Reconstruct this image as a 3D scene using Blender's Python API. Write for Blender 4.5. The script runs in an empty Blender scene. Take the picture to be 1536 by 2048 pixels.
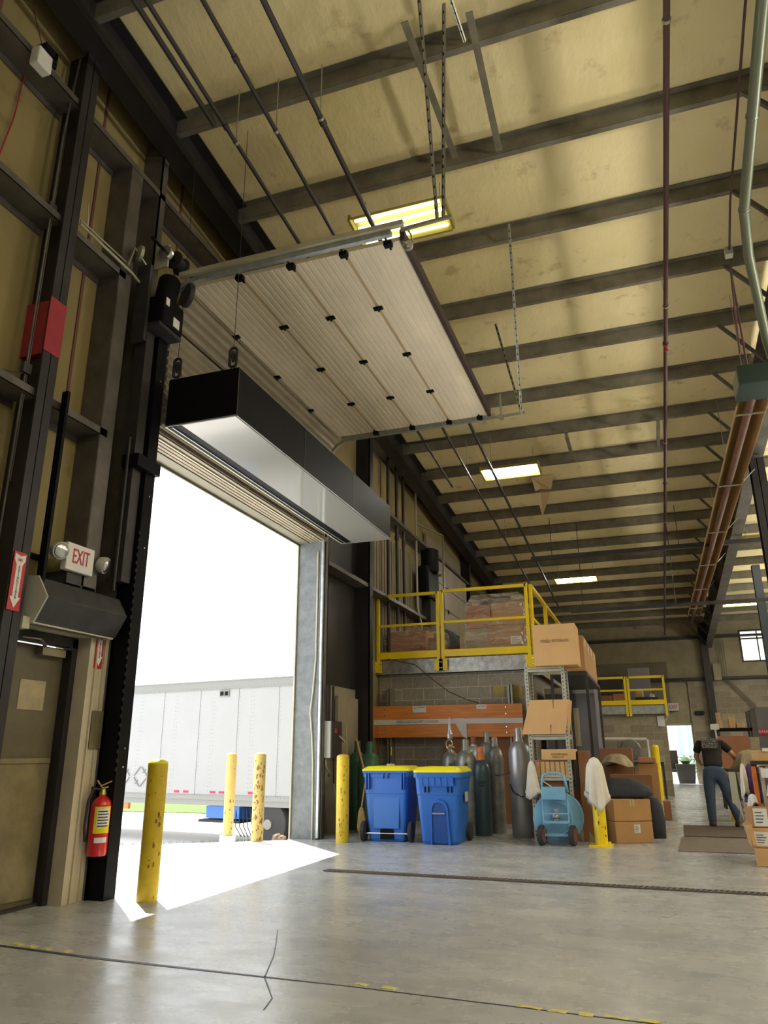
import bpy, bmesh, math, random
from mathutils import Vector, Matrix
random.seed(7)
PI = math.pi
scene = bpy.context.scene
COL = scene.collection

# ------------------------------------------------------------------ camera, world, sun, exposure
def set_camera():
    yaw, pitch, roll, f = -.333, .313, -.005, 1491.
    fwd = Vector((math.sin(yaw)*math.cos(pitch), math.cos(yaw)*math.cos(pitch), math.sin(pitch)))
    right = Vector((math.cos(yaw), -math.sin(yaw), 0)); up = right.cross(fwd)
    r2 = right*math.cos(roll)+up*math.sin(roll); u2 = -right*math.sin(roll)+up*math.cos(roll)
    M = Matrix(((r2.x, u2.x, -fwd.x, 0), (r2.y, u2.y, -fwd.y, 0), (r2.z, u2.z, -fwd.z, 1.1), (0, 0, 0, 1)))
    cd = bpy.data.cameras.new('camera'); co = bpy.data.objects.new('camera', cd); COL.objects.link(co)
    co.matrix_world = M; cd.sensor_fit = 'HORIZONTAL'; cd.sensor_width = 36; cd.lens = f*36/1536
    cd.clip_start = .05; cd.clip_end = 300
    scene.camera = co
set_camera()

SKY, SUN, TUBE, UPL, DWN = 2.5, 14.0, 60.0, 450.0, 92.0
w = bpy.data.worlds.new('sky'); scene.world = w; w.use_nodes = True
bg = w.node_tree.nodes['Background']; bg.inputs[0].default_value = (.90, .95, 1, 1); bg.inputs[1].default_value = SKY
sd = bpy.data.lights.new('sun', 'SUN'); sd.energy = SUN; sd.angle = .009; sd.color = (1, .97, .92)
so = bpy.data.objects.new('sun', sd); COL.objects.link(so)
so.rotation_euler = Vector((1.29, -1.3, -4.15)).to_track_quat('-Z', 'Y').to_euler(); so.location = (-10, 10, 20)
scene.view_settings.view_transform = 'Standard'; scene.view_settings.look = 'None'
scene.view_settings.gamma = 1; scene.view_settings.use_curve_mapping = False
scene.view_settings.exposure = 0.2

def area(name, loc, rot, sx, sy, e, color=(1, .97, .9), portal=False):
    l = bpy.data.lights.new(name, 'AREA'); l.shape = 'RECTANGLE'; l.size = sx; l.size_y = sy; l.energy = e; l.color = color
    o = bpy.data.objects.new(name, l); COL.objects.link(o); o.location = loc; o.rotation_euler = rot
    if portal: l.cycles.is_portal = True
    return o
area('bay_door_portal', (-4.82, 7.78, 2.1), (0, -PI/2, 0), 4.1, 4.4, 1, portal=True)

# ------------------------------------------------------------------ materials
def mat(name, c, rough=.6, metal=0., var=0., vs=4., bump=0., bs=30., c2=None, spec=.5, emit=None, es=0, trans=0, alpha=1, stretch=(1, 1, 1), coat=0):
    m = bpy.data.materials.new(name); m.use_nodes = True; nt = m.node_tree; b = nt.nodes['Principled BSDF']
    b.inputs['Base Color'].default_value = (*c, 1); b.inputs['Roughness'].default_value = rough
    b.inputs['Metallic'].default_value = metal; b.inputs['Specular IOR Level'].default_value = spec
    if coat: b.inputs['Coat Weight'].default_value = coat
    if trans: b.inputs['Transmission Weight'].default_value = trans
    if alpha < 1: b.inputs['Alpha'].default_value = alpha
    if emit: b.inputs['Emission Color'].default_value = (*emit, 1); b.inputs['Emission Strength'].default_value = es
    if var or bump or c2:
        tc = nt.nodes.new('ShaderNodeTexCoord'); mp = nt.nodes.new('ShaderNodeMapping'); mp.inputs['Scale'].default_value = stretch
        nt.links.new(tc.outputs['Object'], mp.inputs[0])
    if var or c2:
        n = nt.nodes.new('ShaderNodeTexNoise'); n.inputs['Scale'].default_value = vs; n.inputs['Detail'].default_value = 6; n.inputs['Roughness'].default_value = .65
        nt.links.new(mp.outputs[0], n.inputs['Vector'])
        r = nt.nodes.new('ShaderNodeValToRGB'); r.color_ramp.elements[0].position = .36; r.color_ramp.elements[1].position = .68
        a = c2 if c2 else tuple(max(0, x*(1-var)) for x in c)
        r.color_ramp.elements[0].color = (*a, 1); r.color_ramp.elements[1].color = (*c, 1) if c2 else (*[min(1, x*(1+var*.6)) for x in c], 1)
        nt.links.new(n.outputs['Fac'], r.inputs[0]); nt.links.new(r.outputs[0], b.inputs['Base Color'])
    if bump:
        n2 = nt.nodes.new('ShaderNodeTexNoise'); n2.inputs['Scale'].default_value = bs; n2.inputs['Detail'].default_value = 5
        nt.links.new(mp.outputs[0], n2.inputs['Vector'])
        bp = nt.nodes.new('ShaderNodeBump'); bp.inputs['Strength'].default_value = bump; bp.inputs['Distance'].default_value = .02
        nt.links.new(n2.outputs['Fac'], bp.inputs['Height']); nt.links.new(bp.outputs[0], b.inputs['Normal'])
    return m

def floor_mat():
    m = mat('polished_concrete', (.40, .39, .36), .3, spec=.36); nt = m.node_tree; b = nt.nodes['Principled BSDF']; L = nt.links.new
    tc = nt.nodes.new('ShaderNodeTexCoord')
    def noise(s, d, st=(1, 1, 1)):
        mp = nt.nodes.new('ShaderNodeMapping'); mp.inputs['Scale'].default_value = st; L(tc.outputs['Object'], mp.inputs[0])
        n = nt.nodes.new('ShaderNodeTexNoise'); n.inputs['Scale'].default_value = s; n.inputs['Detail'].default_value = d; n.inputs['Roughness'].default_value = .7; L(mp.outputs[0], n.inputs['Vector']); return n.outputs['Fac']
    def ramp(f, p0, c0, p1, c1):
        r = nt.nodes.new('ShaderNodeValToRGB'); e = r.color_ramp.elements; e[0].position = p0; e[1].position = p1; e[0].color = (*c0, 1); e[1].color = (*c1, 1); L(f, r.inputs[0]); return r.outputs[0]
    big = ramp(noise(.7, 8, (1, 2.2, 1)), .28, (.34, .355, .385), .72, (.51, .52, .52))
    sm = ramp(noise(3.2, 12, (1, 1.8, 1)), .25, (.80, .80, .80), .75, (1.06, 1.05, 1.02))
    mx = nt.nodes.new('ShaderNodeMixRGB'); mx.blend_type = 'MULTIPLY'; mx.inputs[0].default_value = 1; L(big, mx.inputs[1]); L(sm, mx.inputs[2])
    L(mx.outputs[0], b.inputs['Base Color'])
    rr = ramp(noise(2.2, 8, (1, 1.6, 1)), .2, (.13, .13, .13), .8, (.42, .42, .42)); L(rr, b.inputs['Roughness'])
    bp = nt.nodes.new('ShaderNodeBump'); bp.inputs['Strength'].default_value = .12; bp.inputs['Distance'].default_value = .01; L(noise(9, 6), bp.inputs['Height']); L(bp.outputs[0], b.inputs['Normal'])
    return m

def block_mat(name, c1, c2, mortar, scale=1.0, vert='XZ', bw=.40, bh=.20, off=.5):
    m = bpy.data.materials.new(name); m.use_nodes = True; nt = m.node_tree; b = nt.nodes['Principled BSDF']; L = nt.links.new
    tc = nt.nodes.new('ShaderNodeTexCoord'); sx = nt.nodes.new('ShaderNodeSeparateXYZ'); cx = nt.nodes.new('ShaderNodeCombineXYZ')
    L(tc.outputs['Object'], sx.inputs[0]); L(sx.outputs['X' if vert == 'XZ' else 'Y'], cx.inputs[0]); L(sx.outputs['Z'], cx.inputs[1])
    br = nt.nodes.new('ShaderNodeTexBrick'); br.inputs['Scale'].default_value = scale; br.inputs['Brick Width'].default_value = bw; br.inputs['Row Height'].default_value = bh
    br.inputs['Mortar Size'].default_value = .006; br.inputs['Mortar Smooth'].default_value = .2; br.offset = off
    br.inputs['Color1'].default_value = (*c1, 1); br.inputs['Color2'].default_value = (*c2, 1); br.inputs['Mortar'].default_value = (*mortar, 1); br.inputs['Bias'].default_value = -.3
    L(cx.outputs[0], br.inputs['Vector'])
    n = nt.nodes.new('ShaderNodeTexNoise'); n.inputs['Scale'].default_value = 25; n.inputs['Detail'].default_value = 6; L(tc.outputs['Object'], n.inputs['Vector'])
    mx = nt.nodes.new('ShaderNodeMixRGB'); mx.blend_type = 'OVERLAY'; mx.inputs[0].default_value = .35; L(br.outputs['Color'], mx.inputs[1]); L(n.outputs['Fac'], mx.inputs[2])
    L(mx.outputs[0], b.inputs['Base Color']); b.inputs['Roughness'].default_value = .9
    bp = nt.nodes.new('ShaderNodeBump'); bp.inputs['Strength'].default_value = .5; bp.inputs['Distance'].default_value = .01; bp.invert = True; L(br.outputs['Fac'], bp.inputs['Height']); L(bp.outputs[0], b.inputs['Normal'])
    return m

def ceiling_mat(name, base, stain, dirt):
    m = bpy.data.materials.new(name); m.use_nodes = True; nt = m.node_tree; b = nt.nodes['Principled BSDF']; L = nt.links.new
    tc = nt.nodes.new('ShaderNodeTexCoord')
    def noise(s, d, st=(1, 1, 1), r=.6):
        mp = nt.nodes.new('ShaderNodeMapping'); mp.inputs['Scale'].default_value = st; L(tc.outputs['Object'], mp.inputs[0])
        n = nt.nodes.new('ShaderNodeTexNoise'); n.inputs['Scale'].default_value = s; n.inputs['Detail'].default_value = d; n.inputs['Roughness'].default_value = r; L(mp.outputs[0], n.inputs['Vector']); return n.outputs['Fac']
    def mixin(col, fac, p0, p1, c, amt):
        r = nt.nodes.new('ShaderNodeValToRGB'); e = r.color_ramp.elements; e[0].position = p0; e[1].position = p1; e[0].color = (0, 0, 0, 1); e[1].color = (amt, amt, amt, 1); L(fac, r.inputs[0])
        x = nt.nodes.new('ShaderNodeMixRGB'); L(r.outputs[0], x.inputs[0])
        if isinstance(col, tuple): x.inputs[1].default_value = (*col, 1)
        else: L(col, x.inputs[1])
        x.inputs[2].default_value = (*c, 1); return x.outputs[0]
    c = mixin(base, noise(.5, 5), .42, .7, stain, .55)
    c = mixin(c, noise(3.1, 4), .60, .72, dirt, .5)
    c = mixin(c, noise(1.2, 10, (4, 1, .6), .75), .6, .75, dirt, .35)
    L(c, b.inputs['Base Color']); b.inputs['Roughness'].default_value = .55; b.inputs['Specular IOR Level'].default_value = .3
    bp = nt.nodes.new('ShaderNodeBump'); bp.inputs['Strength'].default_value = .35; bp.inputs['Distance'].default_value = .05; L(noise(2, 5, (2, 1, 1)), bp.inputs['Height']); L(bp.outputs[0], b.inputs['Normal'])
    return m

M = {}
M['floor'] = floor_mat()
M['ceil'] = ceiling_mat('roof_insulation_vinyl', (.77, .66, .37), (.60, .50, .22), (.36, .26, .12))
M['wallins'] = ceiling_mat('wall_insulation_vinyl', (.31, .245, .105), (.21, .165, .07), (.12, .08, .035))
M['steel'] = mat('primer_steel', (.026, .023, .024), .5, .2, .3, 3)
M['purlin'] = mat('galvanised_purlin', (.21, .19, .14), .5, .3, .3, 3)
M['girt'] = mat('grey_girt', (.13, .118, .10), .45, .3, .35, 3)
M['dark'] = mat('dark_steel', (.045, .042, .042), .5, .2, .3, 5)
M['black'] = mat('black_enamel', (.005, .005, .0055), .55, .0, spec=.12)
M['blackm'] = mat('black_matte', (.02, .019, .019), .7)
M['redband'] = mat('red_painted_steel', (.36, .022, .04), .5, 0, .2, 5)
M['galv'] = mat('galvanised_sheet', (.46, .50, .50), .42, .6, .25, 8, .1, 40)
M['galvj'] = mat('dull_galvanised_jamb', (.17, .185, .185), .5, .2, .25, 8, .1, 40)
M['galvb'] = mat('beige_trim_metal', (.50, .47, .34), .5, .1, .15, 3)
M['white'] = mat('white_painted_metal', (.72, .71, .66), .4, 0, .08, 3)
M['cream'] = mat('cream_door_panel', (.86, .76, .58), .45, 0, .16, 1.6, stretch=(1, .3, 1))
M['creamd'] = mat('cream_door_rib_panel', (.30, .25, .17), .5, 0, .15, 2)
M['doorbrown'] = mat('door_edge_seal', (.045, .025, .022), .6)
M['yellow'] = mat('safety_yellow_paint', (.62, .44, .02), .42, 0, .18, 7, .1, 30)
M['yellowr'] = mat('yellow_railing_paint', (.92, .68, .01), .35, 0, .08, 4)
M['yellowp'] = mat('pale_yellow_paint_rusty', (.50, .40, .13), .5, 0, 0, 6, .1, 30, c2=(.46, .34, .10))
M['rust'] = mat('rust_spots', (.22, .09, .03), .8)
M['blue'] = mat('blue_plastic', (.02, .13, .50), .38, 0, .06, 3)
M['yellowlid'] = mat('yellow_plastic', (.80, .72, .01), .38)
M['rubber'] = mat('black_rubber', (.03, .03, .03), .75)
M['hub'] = mat('red_brown_hub', (.16, .06, .05), .6)
M['lblue'] = mat('light_blue_paint', (.20, .44, .66), .4, 0, .12, 5)
M['card'] = mat('cardboard', (.46, .26, .11), .85, 0, .08, 2)
M['cardl'] = mat('light_cardboard', (.62, .38, .17), .85, 0, .07, 2)
M['cardd'] = mat('dark_cardboard', (.26, .12, .055), .85, 0, .1, 2)
M['cardp'] = mat('pinkish_cardboard', (.42, .19, .11), .8, 0, .1, 2)
M['tape'] = mat('packing_tape', (.55, .40, .22), .3)
M['paper'] = mat('white_paper', (.75, .74, .72), .7)
M['ink'] = mat('black_ink', (.03, .03, .03), .8)
M['faded'] = mat('faded_brown_ink', (.22, .12, .06), .9)
M['red'] = mat('sign_red', (.50, .02, .03), .45)
M['extred'] = mat('extinguisher_red', (.62, .015, .02), .25, 0, coat=.4)
M['silver'] = mat('silver_cylinder_paint', (.42, .42, .43), .33, .6, .12, 4)
M['silverd'] = mat('worn_shaded_silver_paint', (.28, .28, .26), .4, .5, .35, 8)
M['slate'] = mat('slate_blue_cylinder', (.045, .075, .09), .35, .2)
M['green'] = mat('green_cylinder', (.03, .10, .05), .4)
M['orange'] = mat('orange_cap', (.65, .17, .03), .5, 0, .25, 12)
M['brass'] = mat('brass', (.55, .42, .15), .35, .8)
M['wood'] = mat('orange_stained_wood', (.78, .27, .06), .5, 0, .22, 3, stretch=(.6, 4, 9))
M['handle'] = mat('wooden_handle', (.45, .20, .08), .5)
M['straw'] = mat('broom_straw', (.32, .22, .07), .9, 0, .3, 20)
M['cloth'] = mat('off_white_cloth', (.78, .73, .64), .9, 0, .1, 4)
M['shelfgrey'] = mat('grey_shelving_steel', (.50, .50, .42), .45, .3, .1, 4)
M['cabgrey'] = mat('lilac_grey_steel', (.17, .165, .19), .45, .2, .1, 2)
M['boxgrey'] = mat('grey_enamel_box', (.45, .45, .38), .4)
M['plastic'] = mat('clear_stretch_wrap', (.80, .76, .68), .15, 0, 0, 5, .9, 14, spec=.8)
def _film():
    nt = M['plastic'].node_tree; b = nt.nodes['Principled BSDF']; tc = nt.nodes.new('ShaderNodeTexCoord'); mp = nt.nodes.new('ShaderNodeMapping')
    mp.inputs['Scale'].default_value = (2.5, 2.5, 9); mp.inputs['Rotation'].default_value = (0, .6, 0); nt.links.new(tc.outputs['Object'], mp.inputs[0])
    n = nt.nodes.new('ShaderNodeTexNoise'); n.inputs['Scale'].default_value = 1.6; n.inputs['Detail'].default_value = 8; n.inputs['Distortion'].default_value = 1.2; nt.links.new(mp.outputs[0], n.inputs['Vector'])
    r = nt.nodes.new('ShaderNodeValToRGB'); e = r.color_ramp.elements; e[0].position = .42; e[0].color = (.08, .08, .08, 1); e[1].position = .8; e[1].color = (.6, .6, .6, 1)
    nt.links.new(n.outputs['Fac'], r.inputs[0]); nt.links.new(r.outputs[0], b.inputs['Alpha'])
_film()
M['chrome'] = mat('bright_metal', (.7, .7, .7), .25, .9)
M['conduit'] = mat('metal_conduit', (.36, .35, .28), .4, .6)
M['blackpipe'] = mat('black_pipe', (.03, .026, .024), .5, .1)
M['maroon'] = mat('maroon_pipe_paint', (.07, .025, .025), .45)
M['greenpipe'] = mat('grey_green_duct', (.15, .165, .11), .4, .4)
M['greenbox'] = mat('dark_green_enamel', (.015, .036, .027), .35)
M['reflector'] = mat('heater_reflector', (.55, .36, .14), .3, .7, .15, 2)
M['tubebrown'] = mat('heat_tube_brown', (.16, .075, .055), .6, 0, .3, 3)
M['fixture'] = mat('yellowed_reflector', (.30, .25, .04), .4, 0)
M['tube'] = mat('fluorescent_tube', (1, 1, 1), .5, emit=(1, .97, .88), es=TUBE)
M['tubehot'] = mat('bright_fluorescent_tube', (1, 1, 1), .5, emit=(1, .98, .90), es=7)
M['trailer'] = mat('white_trailer_panel', (.27, .275, .275), .5, 0, .03, 1)
M['trailerl'] = mat('trailer_seam', (.17, .18, .19), .5)
M['trailerr'] = mat('trailer_rail_aluminium', (.19, .195, .18), .4, .3)
M['asphalt'] = mat('pale_concrete_pavement', (.62, .60, .58), .9, 0, .05, 2)
M['grass'] = mat('sunlit_grass', (.07, .15, .012), .95, 0, .4, 12)
M['soil'] = mat('dry_soil', (.20, .15, .10), .95, 0, .3, 10)
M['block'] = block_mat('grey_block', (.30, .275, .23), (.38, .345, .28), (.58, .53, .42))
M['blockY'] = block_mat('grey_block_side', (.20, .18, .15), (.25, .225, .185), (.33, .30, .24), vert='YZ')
M['blockfar'] = block_mat('mottled_block', (.30, .25, .18), (.46, .40, .29), (.44, .39, .29))
M['olive'] = mat('olive_wall_panel', (.40, .35, .22), .7, 0, .15, 2)
M['corr'] = mat('corrugated_liner', (.24, .20, .13), .5, .1, .15, 2)
M['corrd'] = mat('beige_liner_panel', (.30, .26, .19), .5, 0, .15, 2)
M['mat'] = mat('brown_rubber_mat', (.10, .075, .06), .8, 0, .15, 10, .4, 60)
M['mat2'] = mat('taupe_floor_mat', (.17, .14, .115), .85, 0, .15, 8, .3, 60)
M['jeans'] = mat('blue_denim', (.045, .075, .13), .9, 0, .2, 12)
M['shirt'] = mat('black_shirt_fabric', (.014, .013, .014), .9)
M['print'] = mat('grey_shirt_print', (.20, .19, .18), .9, 0, .6, 40)
M['skin'] = mat('skin', (.48, .24, .15), .6)
M['hair'] = mat('dark_hair', (.02, .015, .012), .8)
M['shoe'] = mat('brown_shoe_leather', (.06, .03, .02), .6)
M['darkmetaldoor'] = mat('painted_metal_door', (.13, .108, .062), .45, .1, .25, 2.5)
M['kick'] = mat('metal_kick_plate', (.25, .21, .12), .38, .4, .3, 3)
M['darkbag'] = mat('dark_bag_fabric', (.03, .033, .045), .8, 0, .3, 4)
M['bag'] = mat('beige_wrapping_paper', (.40, .33, .20), .7, 0, .2, 5, .4, 12)
M['purple'] = mat('purple_cloth', (.10, .06, .20), .8)
M['pink'] = mat('pink_plastic', (.60, .12, .25), .5)
M['glass'] = mat('window_glass', (.9, .95, 1), .05, 0, alpha=.15)
M['flagred'] = mat('flag_red', (.55, .03, .10), .8)
M['flagblue'] = mat('flag_blue', (.05, .06, .30), .8)
M['flagwhite'] = mat('flag_white', (.8, .8, .85), .8)
M['markyellow'] = mat('worn_yellow_floor_tape', (.62, .56, .18), .7, 0, .25, 30)
M['grate'] = mat('cast_iron_grate', (.15, .125, .11), .6, .4)
M['leaf'] = mat('green_leaves', (.05, .11, .02), .8, 0, .4, 8)
M['bluestripe'] = mat('pale_blue_panel', (.35, .5, .62), .6)

# ------------------------------------------------------------------ mesh builder
def base_of(o):
    v = Vector((0, 0, 0))
    while o: v += o.location; o = o.parent
    return v
class MB:
    def __init__(s): s.v = []; s.f = []
    def add(s, vs, fs):
        n = len(s.v); s.v += [tuple(v) for v in vs]; s.f += [tuple(i+n for i in f) for f in fs]; return s
    def box(s, x0, x1, y0, y1, z0, z1):
        return s.add([(x0, y0, z0), (x1, y0, z0), (x1, y1, z0), (x0, y1, z0), (x0, y0, z1), (x1, y0, z1), (x1, y1, z1), (x0, y1, z1)],
                     [(3, 2, 1, 0), (4, 5, 6, 7), (0, 1, 5, 4), (1, 2, 6, 5), (2, 3, 7, 6), (3, 0, 4, 7)])
    def sbox(s, x0, x1, y0, y1, zf0, zf1):   # box whose z follows functions of y
        return s.add([(x0, y0, zf0(y0)), (x1, y0, zf0(y0)), (x1, y1, zf0(y1)), (x0, y1, zf0(y1)), (x0, y0, zf1(y0)), (x1, y0, zf1(y0)), (x1, y1, zf1(y1)), (x0, y1, zf1(y1))],
                     [(3, 2, 1, 0), (4, 5, 6, 7), (0, 1, 5, 4), (1, 2, 6, 5), (2, 3, 7, 6), (3, 0, 4, 7)])
    def obox(s, c, ax, ay, az, hx, hy, hz):
        c = Vector(c); ax = Vector(ax).normalized()*hx; ay = Vector(ay).normalized()*hy; az = Vector(az).normalized()*hz
        vs = [c+sx*ax+sy*ay+sz*az for sz in (-1, 1) for sy, sx in ((-1, -1), (-1, 1), (1, 1), (1, -1))]
        return s.add(vs, [(3, 2, 1, 0), (4, 5, 6, 7), (0, 1, 5, 4), (1, 2, 6, 5), (2, 3, 7, 6), (3, 0, 4, 7)])
    def bar(s, a, b, w, h=None, up=(0, 0, 1)):
        a = Vector(a); b = Vector(b); d = (b-a); L = d.length/2; d.normalize(); u = Vector(up)
        if abs(d.dot(u)) > .95: u = Vector((0, 1, 0))
        x = d.cross(u).normalized(); z = x.cross(d)
        return s.obox((a+b)/2, x, d, z, w/2, L, (h or w)/2)
    def tube(s, pts, r, n=8, cap=True, closed=False):
        pts = [Vector(p) for p in pts]; k = len(pts); rs = r if isinstance(r, (list, tuple)) else [r]*k
        vs = []; prev = None
        for i, p in enumerate(pts):
            if closed: d = pts[(i+1) % k]-pts[i-1]
            else: d = pts[min(i+1, k-1)]-pts[max(i-1, 0)]
            d.normalize()
            if prev is None:
                u = Vector((0, 0, 1)) if abs(d.z) < .9 else Vector((1, 0, 0)); x = d.cross(u).normalized()
            else:
                x = (prev-d*prev.dot(d)).normalized()
            prev = x; y = d.cross(x)
            for j in range(n):
                a = 2*PI*j/n; vs.append(p+(x*math.cos(a)+y*math.sin(a))*rs[i])
        fs = []
        for i in range(k if closed else k-1):
            for j in range(n):
                a = i*n+j; b = i*n+(j+1) % n; i2 = (i+1) % k; fs.append((a, b, i2*n+(j+1) % n, i2*n+j))
        if cap and not closed: fs.append(tuple(range(n-1, -1, -1))); fs.append(tuple((k-1)*n+j for j in range(n)))
        return s.add(vs, fs)
    def lathe(s, prof, c=(0, 0, 0), n=20, axis=(0, 0, 1)):
        ax = Vector(axis).normalized(); u = Vector((1, 0, 0)) if abs(ax.x) < .9 else Vector((0, 1, 0)); x = (u-ax*u.dot(ax)).normalized(); y = ax.cross(x); c = Vector(c)
        vs = []; k = len(prof)
        for (r, h) in prof:
            for j in range(n):
                a = 2*PI*j/n; vs.append(c+ax*h+(x*math.cos(a)+y*math.sin(a))*max(r, 1e-4))
        fs = [(i*n+j, i*n+(j+1) % n, (i+1)*n+(j+1) % n, (i+1)*n+j) for i in range(k-1) for j in range(n)]
        fs.append(tuple(range(n-1, -1, -1))); fs.append(tuple((k-1)*n+j for j in range(n)))
        return s.add(vs, fs)
    def prism(s, poly, a, b, axis='y'):    # poly in the two other axes
        def P(u, v, t): return {'y': (u, t, v), 'x': (t, u, v), 'z': (u, v, t)}[axis]
        n = len(poly); vs = [P(u, v, a) for u, v in poly]+[P(u, v, b) for u, v in poly]
        return s.add(vs, [tuple(range(n-1, -1, -1)), tuple(range(n, 2*n))]+[(i, (i+1) % n, n+(i+1) % n, n+i) for i in range(n)])
    def loft(s, rings):                    # rings of equal count
        n = len(rings[0]); vs = [p for r in rings for p in r]
        fs = [(i*n+j, i*n+(j+1) % n, (i+1)*n+(j+1) % n, (i+1)*n+j) for i in range(len(rings)-1) for j in range(n)]
        fs += [tuple(range(n-1, -1, -1)), tuple((len(rings)-1)*n+j for j in range(n))]
        return s.add(vs, fs)
    def rot(s, ang, c=(0, 0)):
        ca, sa = math.cos(ang), math.sin(ang)
        s.v = [(c[0]+(x-c[0])*ca-(y-c[1])*sa, c[1]+(x-c[0])*sa+(y-c[1])*ca, z) for x, y, z in s.v]; return s
    def move(s, d): s.v = [(x+d[0], y+d[1], z+d[2]) for x, y, z in s.v]; return s
    def build(s, name, m, parent=None, label=None, cat=None, group=None, kind=None, smooth=False, bevel=0, local=False):
        me = bpy.data.meshes.new(name); o = bpy.data.objects.new(name, me); COL.objects.link(o)
        off = Vector((0, 0, 0))
        if parent:
            o.parent = parent
            if not local: off = base_of(parent)
        elif kind != 'structure' and s.v and not local:
            xs = [v[0] for v in s.v]; ys = [v[1] for v in s.v]; zs = [v[2] for v in s.v]
            off = Vector(((min(xs)+max(xs))/2, (min(ys)+max(ys))/2, min(zs))); o.location = off
        me.from_pydata([(v[0]-off.x, v[1]-off.y, v[2]-off.z) for v in s.v], [], s.f)
        bm = bmesh.new(); bm.from_mesh(me); bmesh.ops.recalc_face_normals(bm, faces=bm.faces); bm.to_mesh(me); bm.free()
        for mm in (m if isinstance(m, (list, tuple)) else [m]): me.materials.append(M[mm] if isinstance(mm, str) else mm)
        if smooth:
            for p in me.polygons: p.use_smooth = True
            if smooth == 'auto':
                bm = bmesh.new(); bm.from_mesh(me)
                for e in bm.edges:
                    if len(e.link_faces) == 2 and e.calc_face_angle(0) > .6: e.smooth = False
                bm.to_mesh(me); bm.free()
        if bevel:
            md = o.modifiers.new('bevel', 'BEVEL'); md.width = bevel; md.segments = 2; md.limit_method = 'ANGLE'; md.angle_limit = .6
        tag(o, label, cat, group, kind); return o
def tag(o, label=None, cat=None, group=None, kind=None):
    if label: o['label'] = label
    if cat: o['category'] = cat
    if group: o['group'] = group
    if kind: o['kind'] = kind
    return o
def thing(name, loc, label, cat, group=None):
    o = bpy.data.objects.new(name, None); COL.objects.link(o); o.location = loc; o.empty_display_size = .1
    return tag(o, label, cat, group)
def copy_tree(o, parent=None):
    c = o.copy(); COL.objects.link(c); c.parent = parent
    for ch in list(o.children): copy_tree(ch, c)
    return c
def S(name, mb, m, **k): return mb.build(name, m, kind='structure', **k)
def rrect(w, d, r, z, cx=0, cy=0, n=4):
    pts = []
    for sx, sy, a0 in ((1, 1, 0), (-1, 1, PI/2), (-1, -1, PI), (1, -1, 3*PI/2)):
        for i in range(n+1):
            a = a0+PI/2*i/n; pts.append((cx+sx*(w/2-r)+r*math.cos(a), cy+sy*(d/2-r)+r*math.sin(a), z))
    return pts
def text(name, s, size, m, parent, loc, xdir, ydir, ext=.002, sx=1., label=None):
    cu = bpy.data.curves.new(name, 'FONT'); cu.body = s; cu.size = size; cu.extrude = ext; cu.align_x = 'CENTER'; cu.align_y = 'CENTER'
    t = bpy.data.objects.new(name, cu); COL.objects.link(t)
    me = bpy.data.meshes.new_from_object(t); bpy.data.objects.remove(t)
    x = Vector(xdir).normalized()*sx; y = Vector(ydir).normalized(); z = x.normalized().cross(y); off = Vector(loc)-base_of(parent)
    for v in me.vertices:
        c = v.co.copy(); v.co = off+x*c.x+y*c.y+z*c.z
    me.name = name; o = bpy.data.objects.new(name, me); COL.objects.link(o); o.parent = parent; me.materials.append(M[m])
    if label: o['label'] = label
    return o

# ================================================================== SETTING
ZC = lambda y: 8.27-.08*y          # underside of the roof insulation
YE = 30.6                          # far end wall
XL, XR, YB = -4.65, 13.0, -9.0
D0, D1, DH = 5.58, 9.98, 4.15      # bay door opening
MX0, MX1, MH = 4.33, 5.16, 1.98    # man door
S('floor', MB().box(-4.80, XR, YB, YE, -.2, 0), 'floor')
S('ceiling', MB().sbox(XL-.2, XR+.2, YB-.2, YE+.2, ZC, lambda y: ZC(y)+.1), 'ceil')
wl = MB()
wl.box(XL-.12, XL, YB, MX0, 0, 8.9).box(XL-.12, XL, MX0, MX1, MH, 8.9).box(XL-.12, XL, MX1, D0, 0, 8.9)
wl.box(XL-.12, XL, D0, D1+.04, DH+.04, 8.9).box(XL-.12, XL, D1+.04, YE, 0, 8.9)
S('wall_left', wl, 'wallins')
wf = MB(); fx0, fx1, fz = .40, 1.32, 2.03
wx0, wx1, wz0, wz1 = 3.40, 4.25, 4.28, 5.35
wf.box(XL, fx0, YE, YE+.2, 0, 7).box(fx0, fx1, YE, YE+.2, fz, 7).box(fx1, wx0, YE, YE+.2, 0, 7).box(wx0, wx1, YE, YE+.2, 0, wz0).box(wx0, wx1, YE, YE+.2, wz1, 7).box(wx1, XR, YE, YE+.2, 0, 7)
S('wall_far', wf, 'olive')
S('wall_right', MB().box(XR, XR+.2, YB, YE, 0, 9.2), 'corrd')
S('wall_near', MB().box(XL, XR, YB-.2, YB, 0, 9.4), 'corrd')
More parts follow.
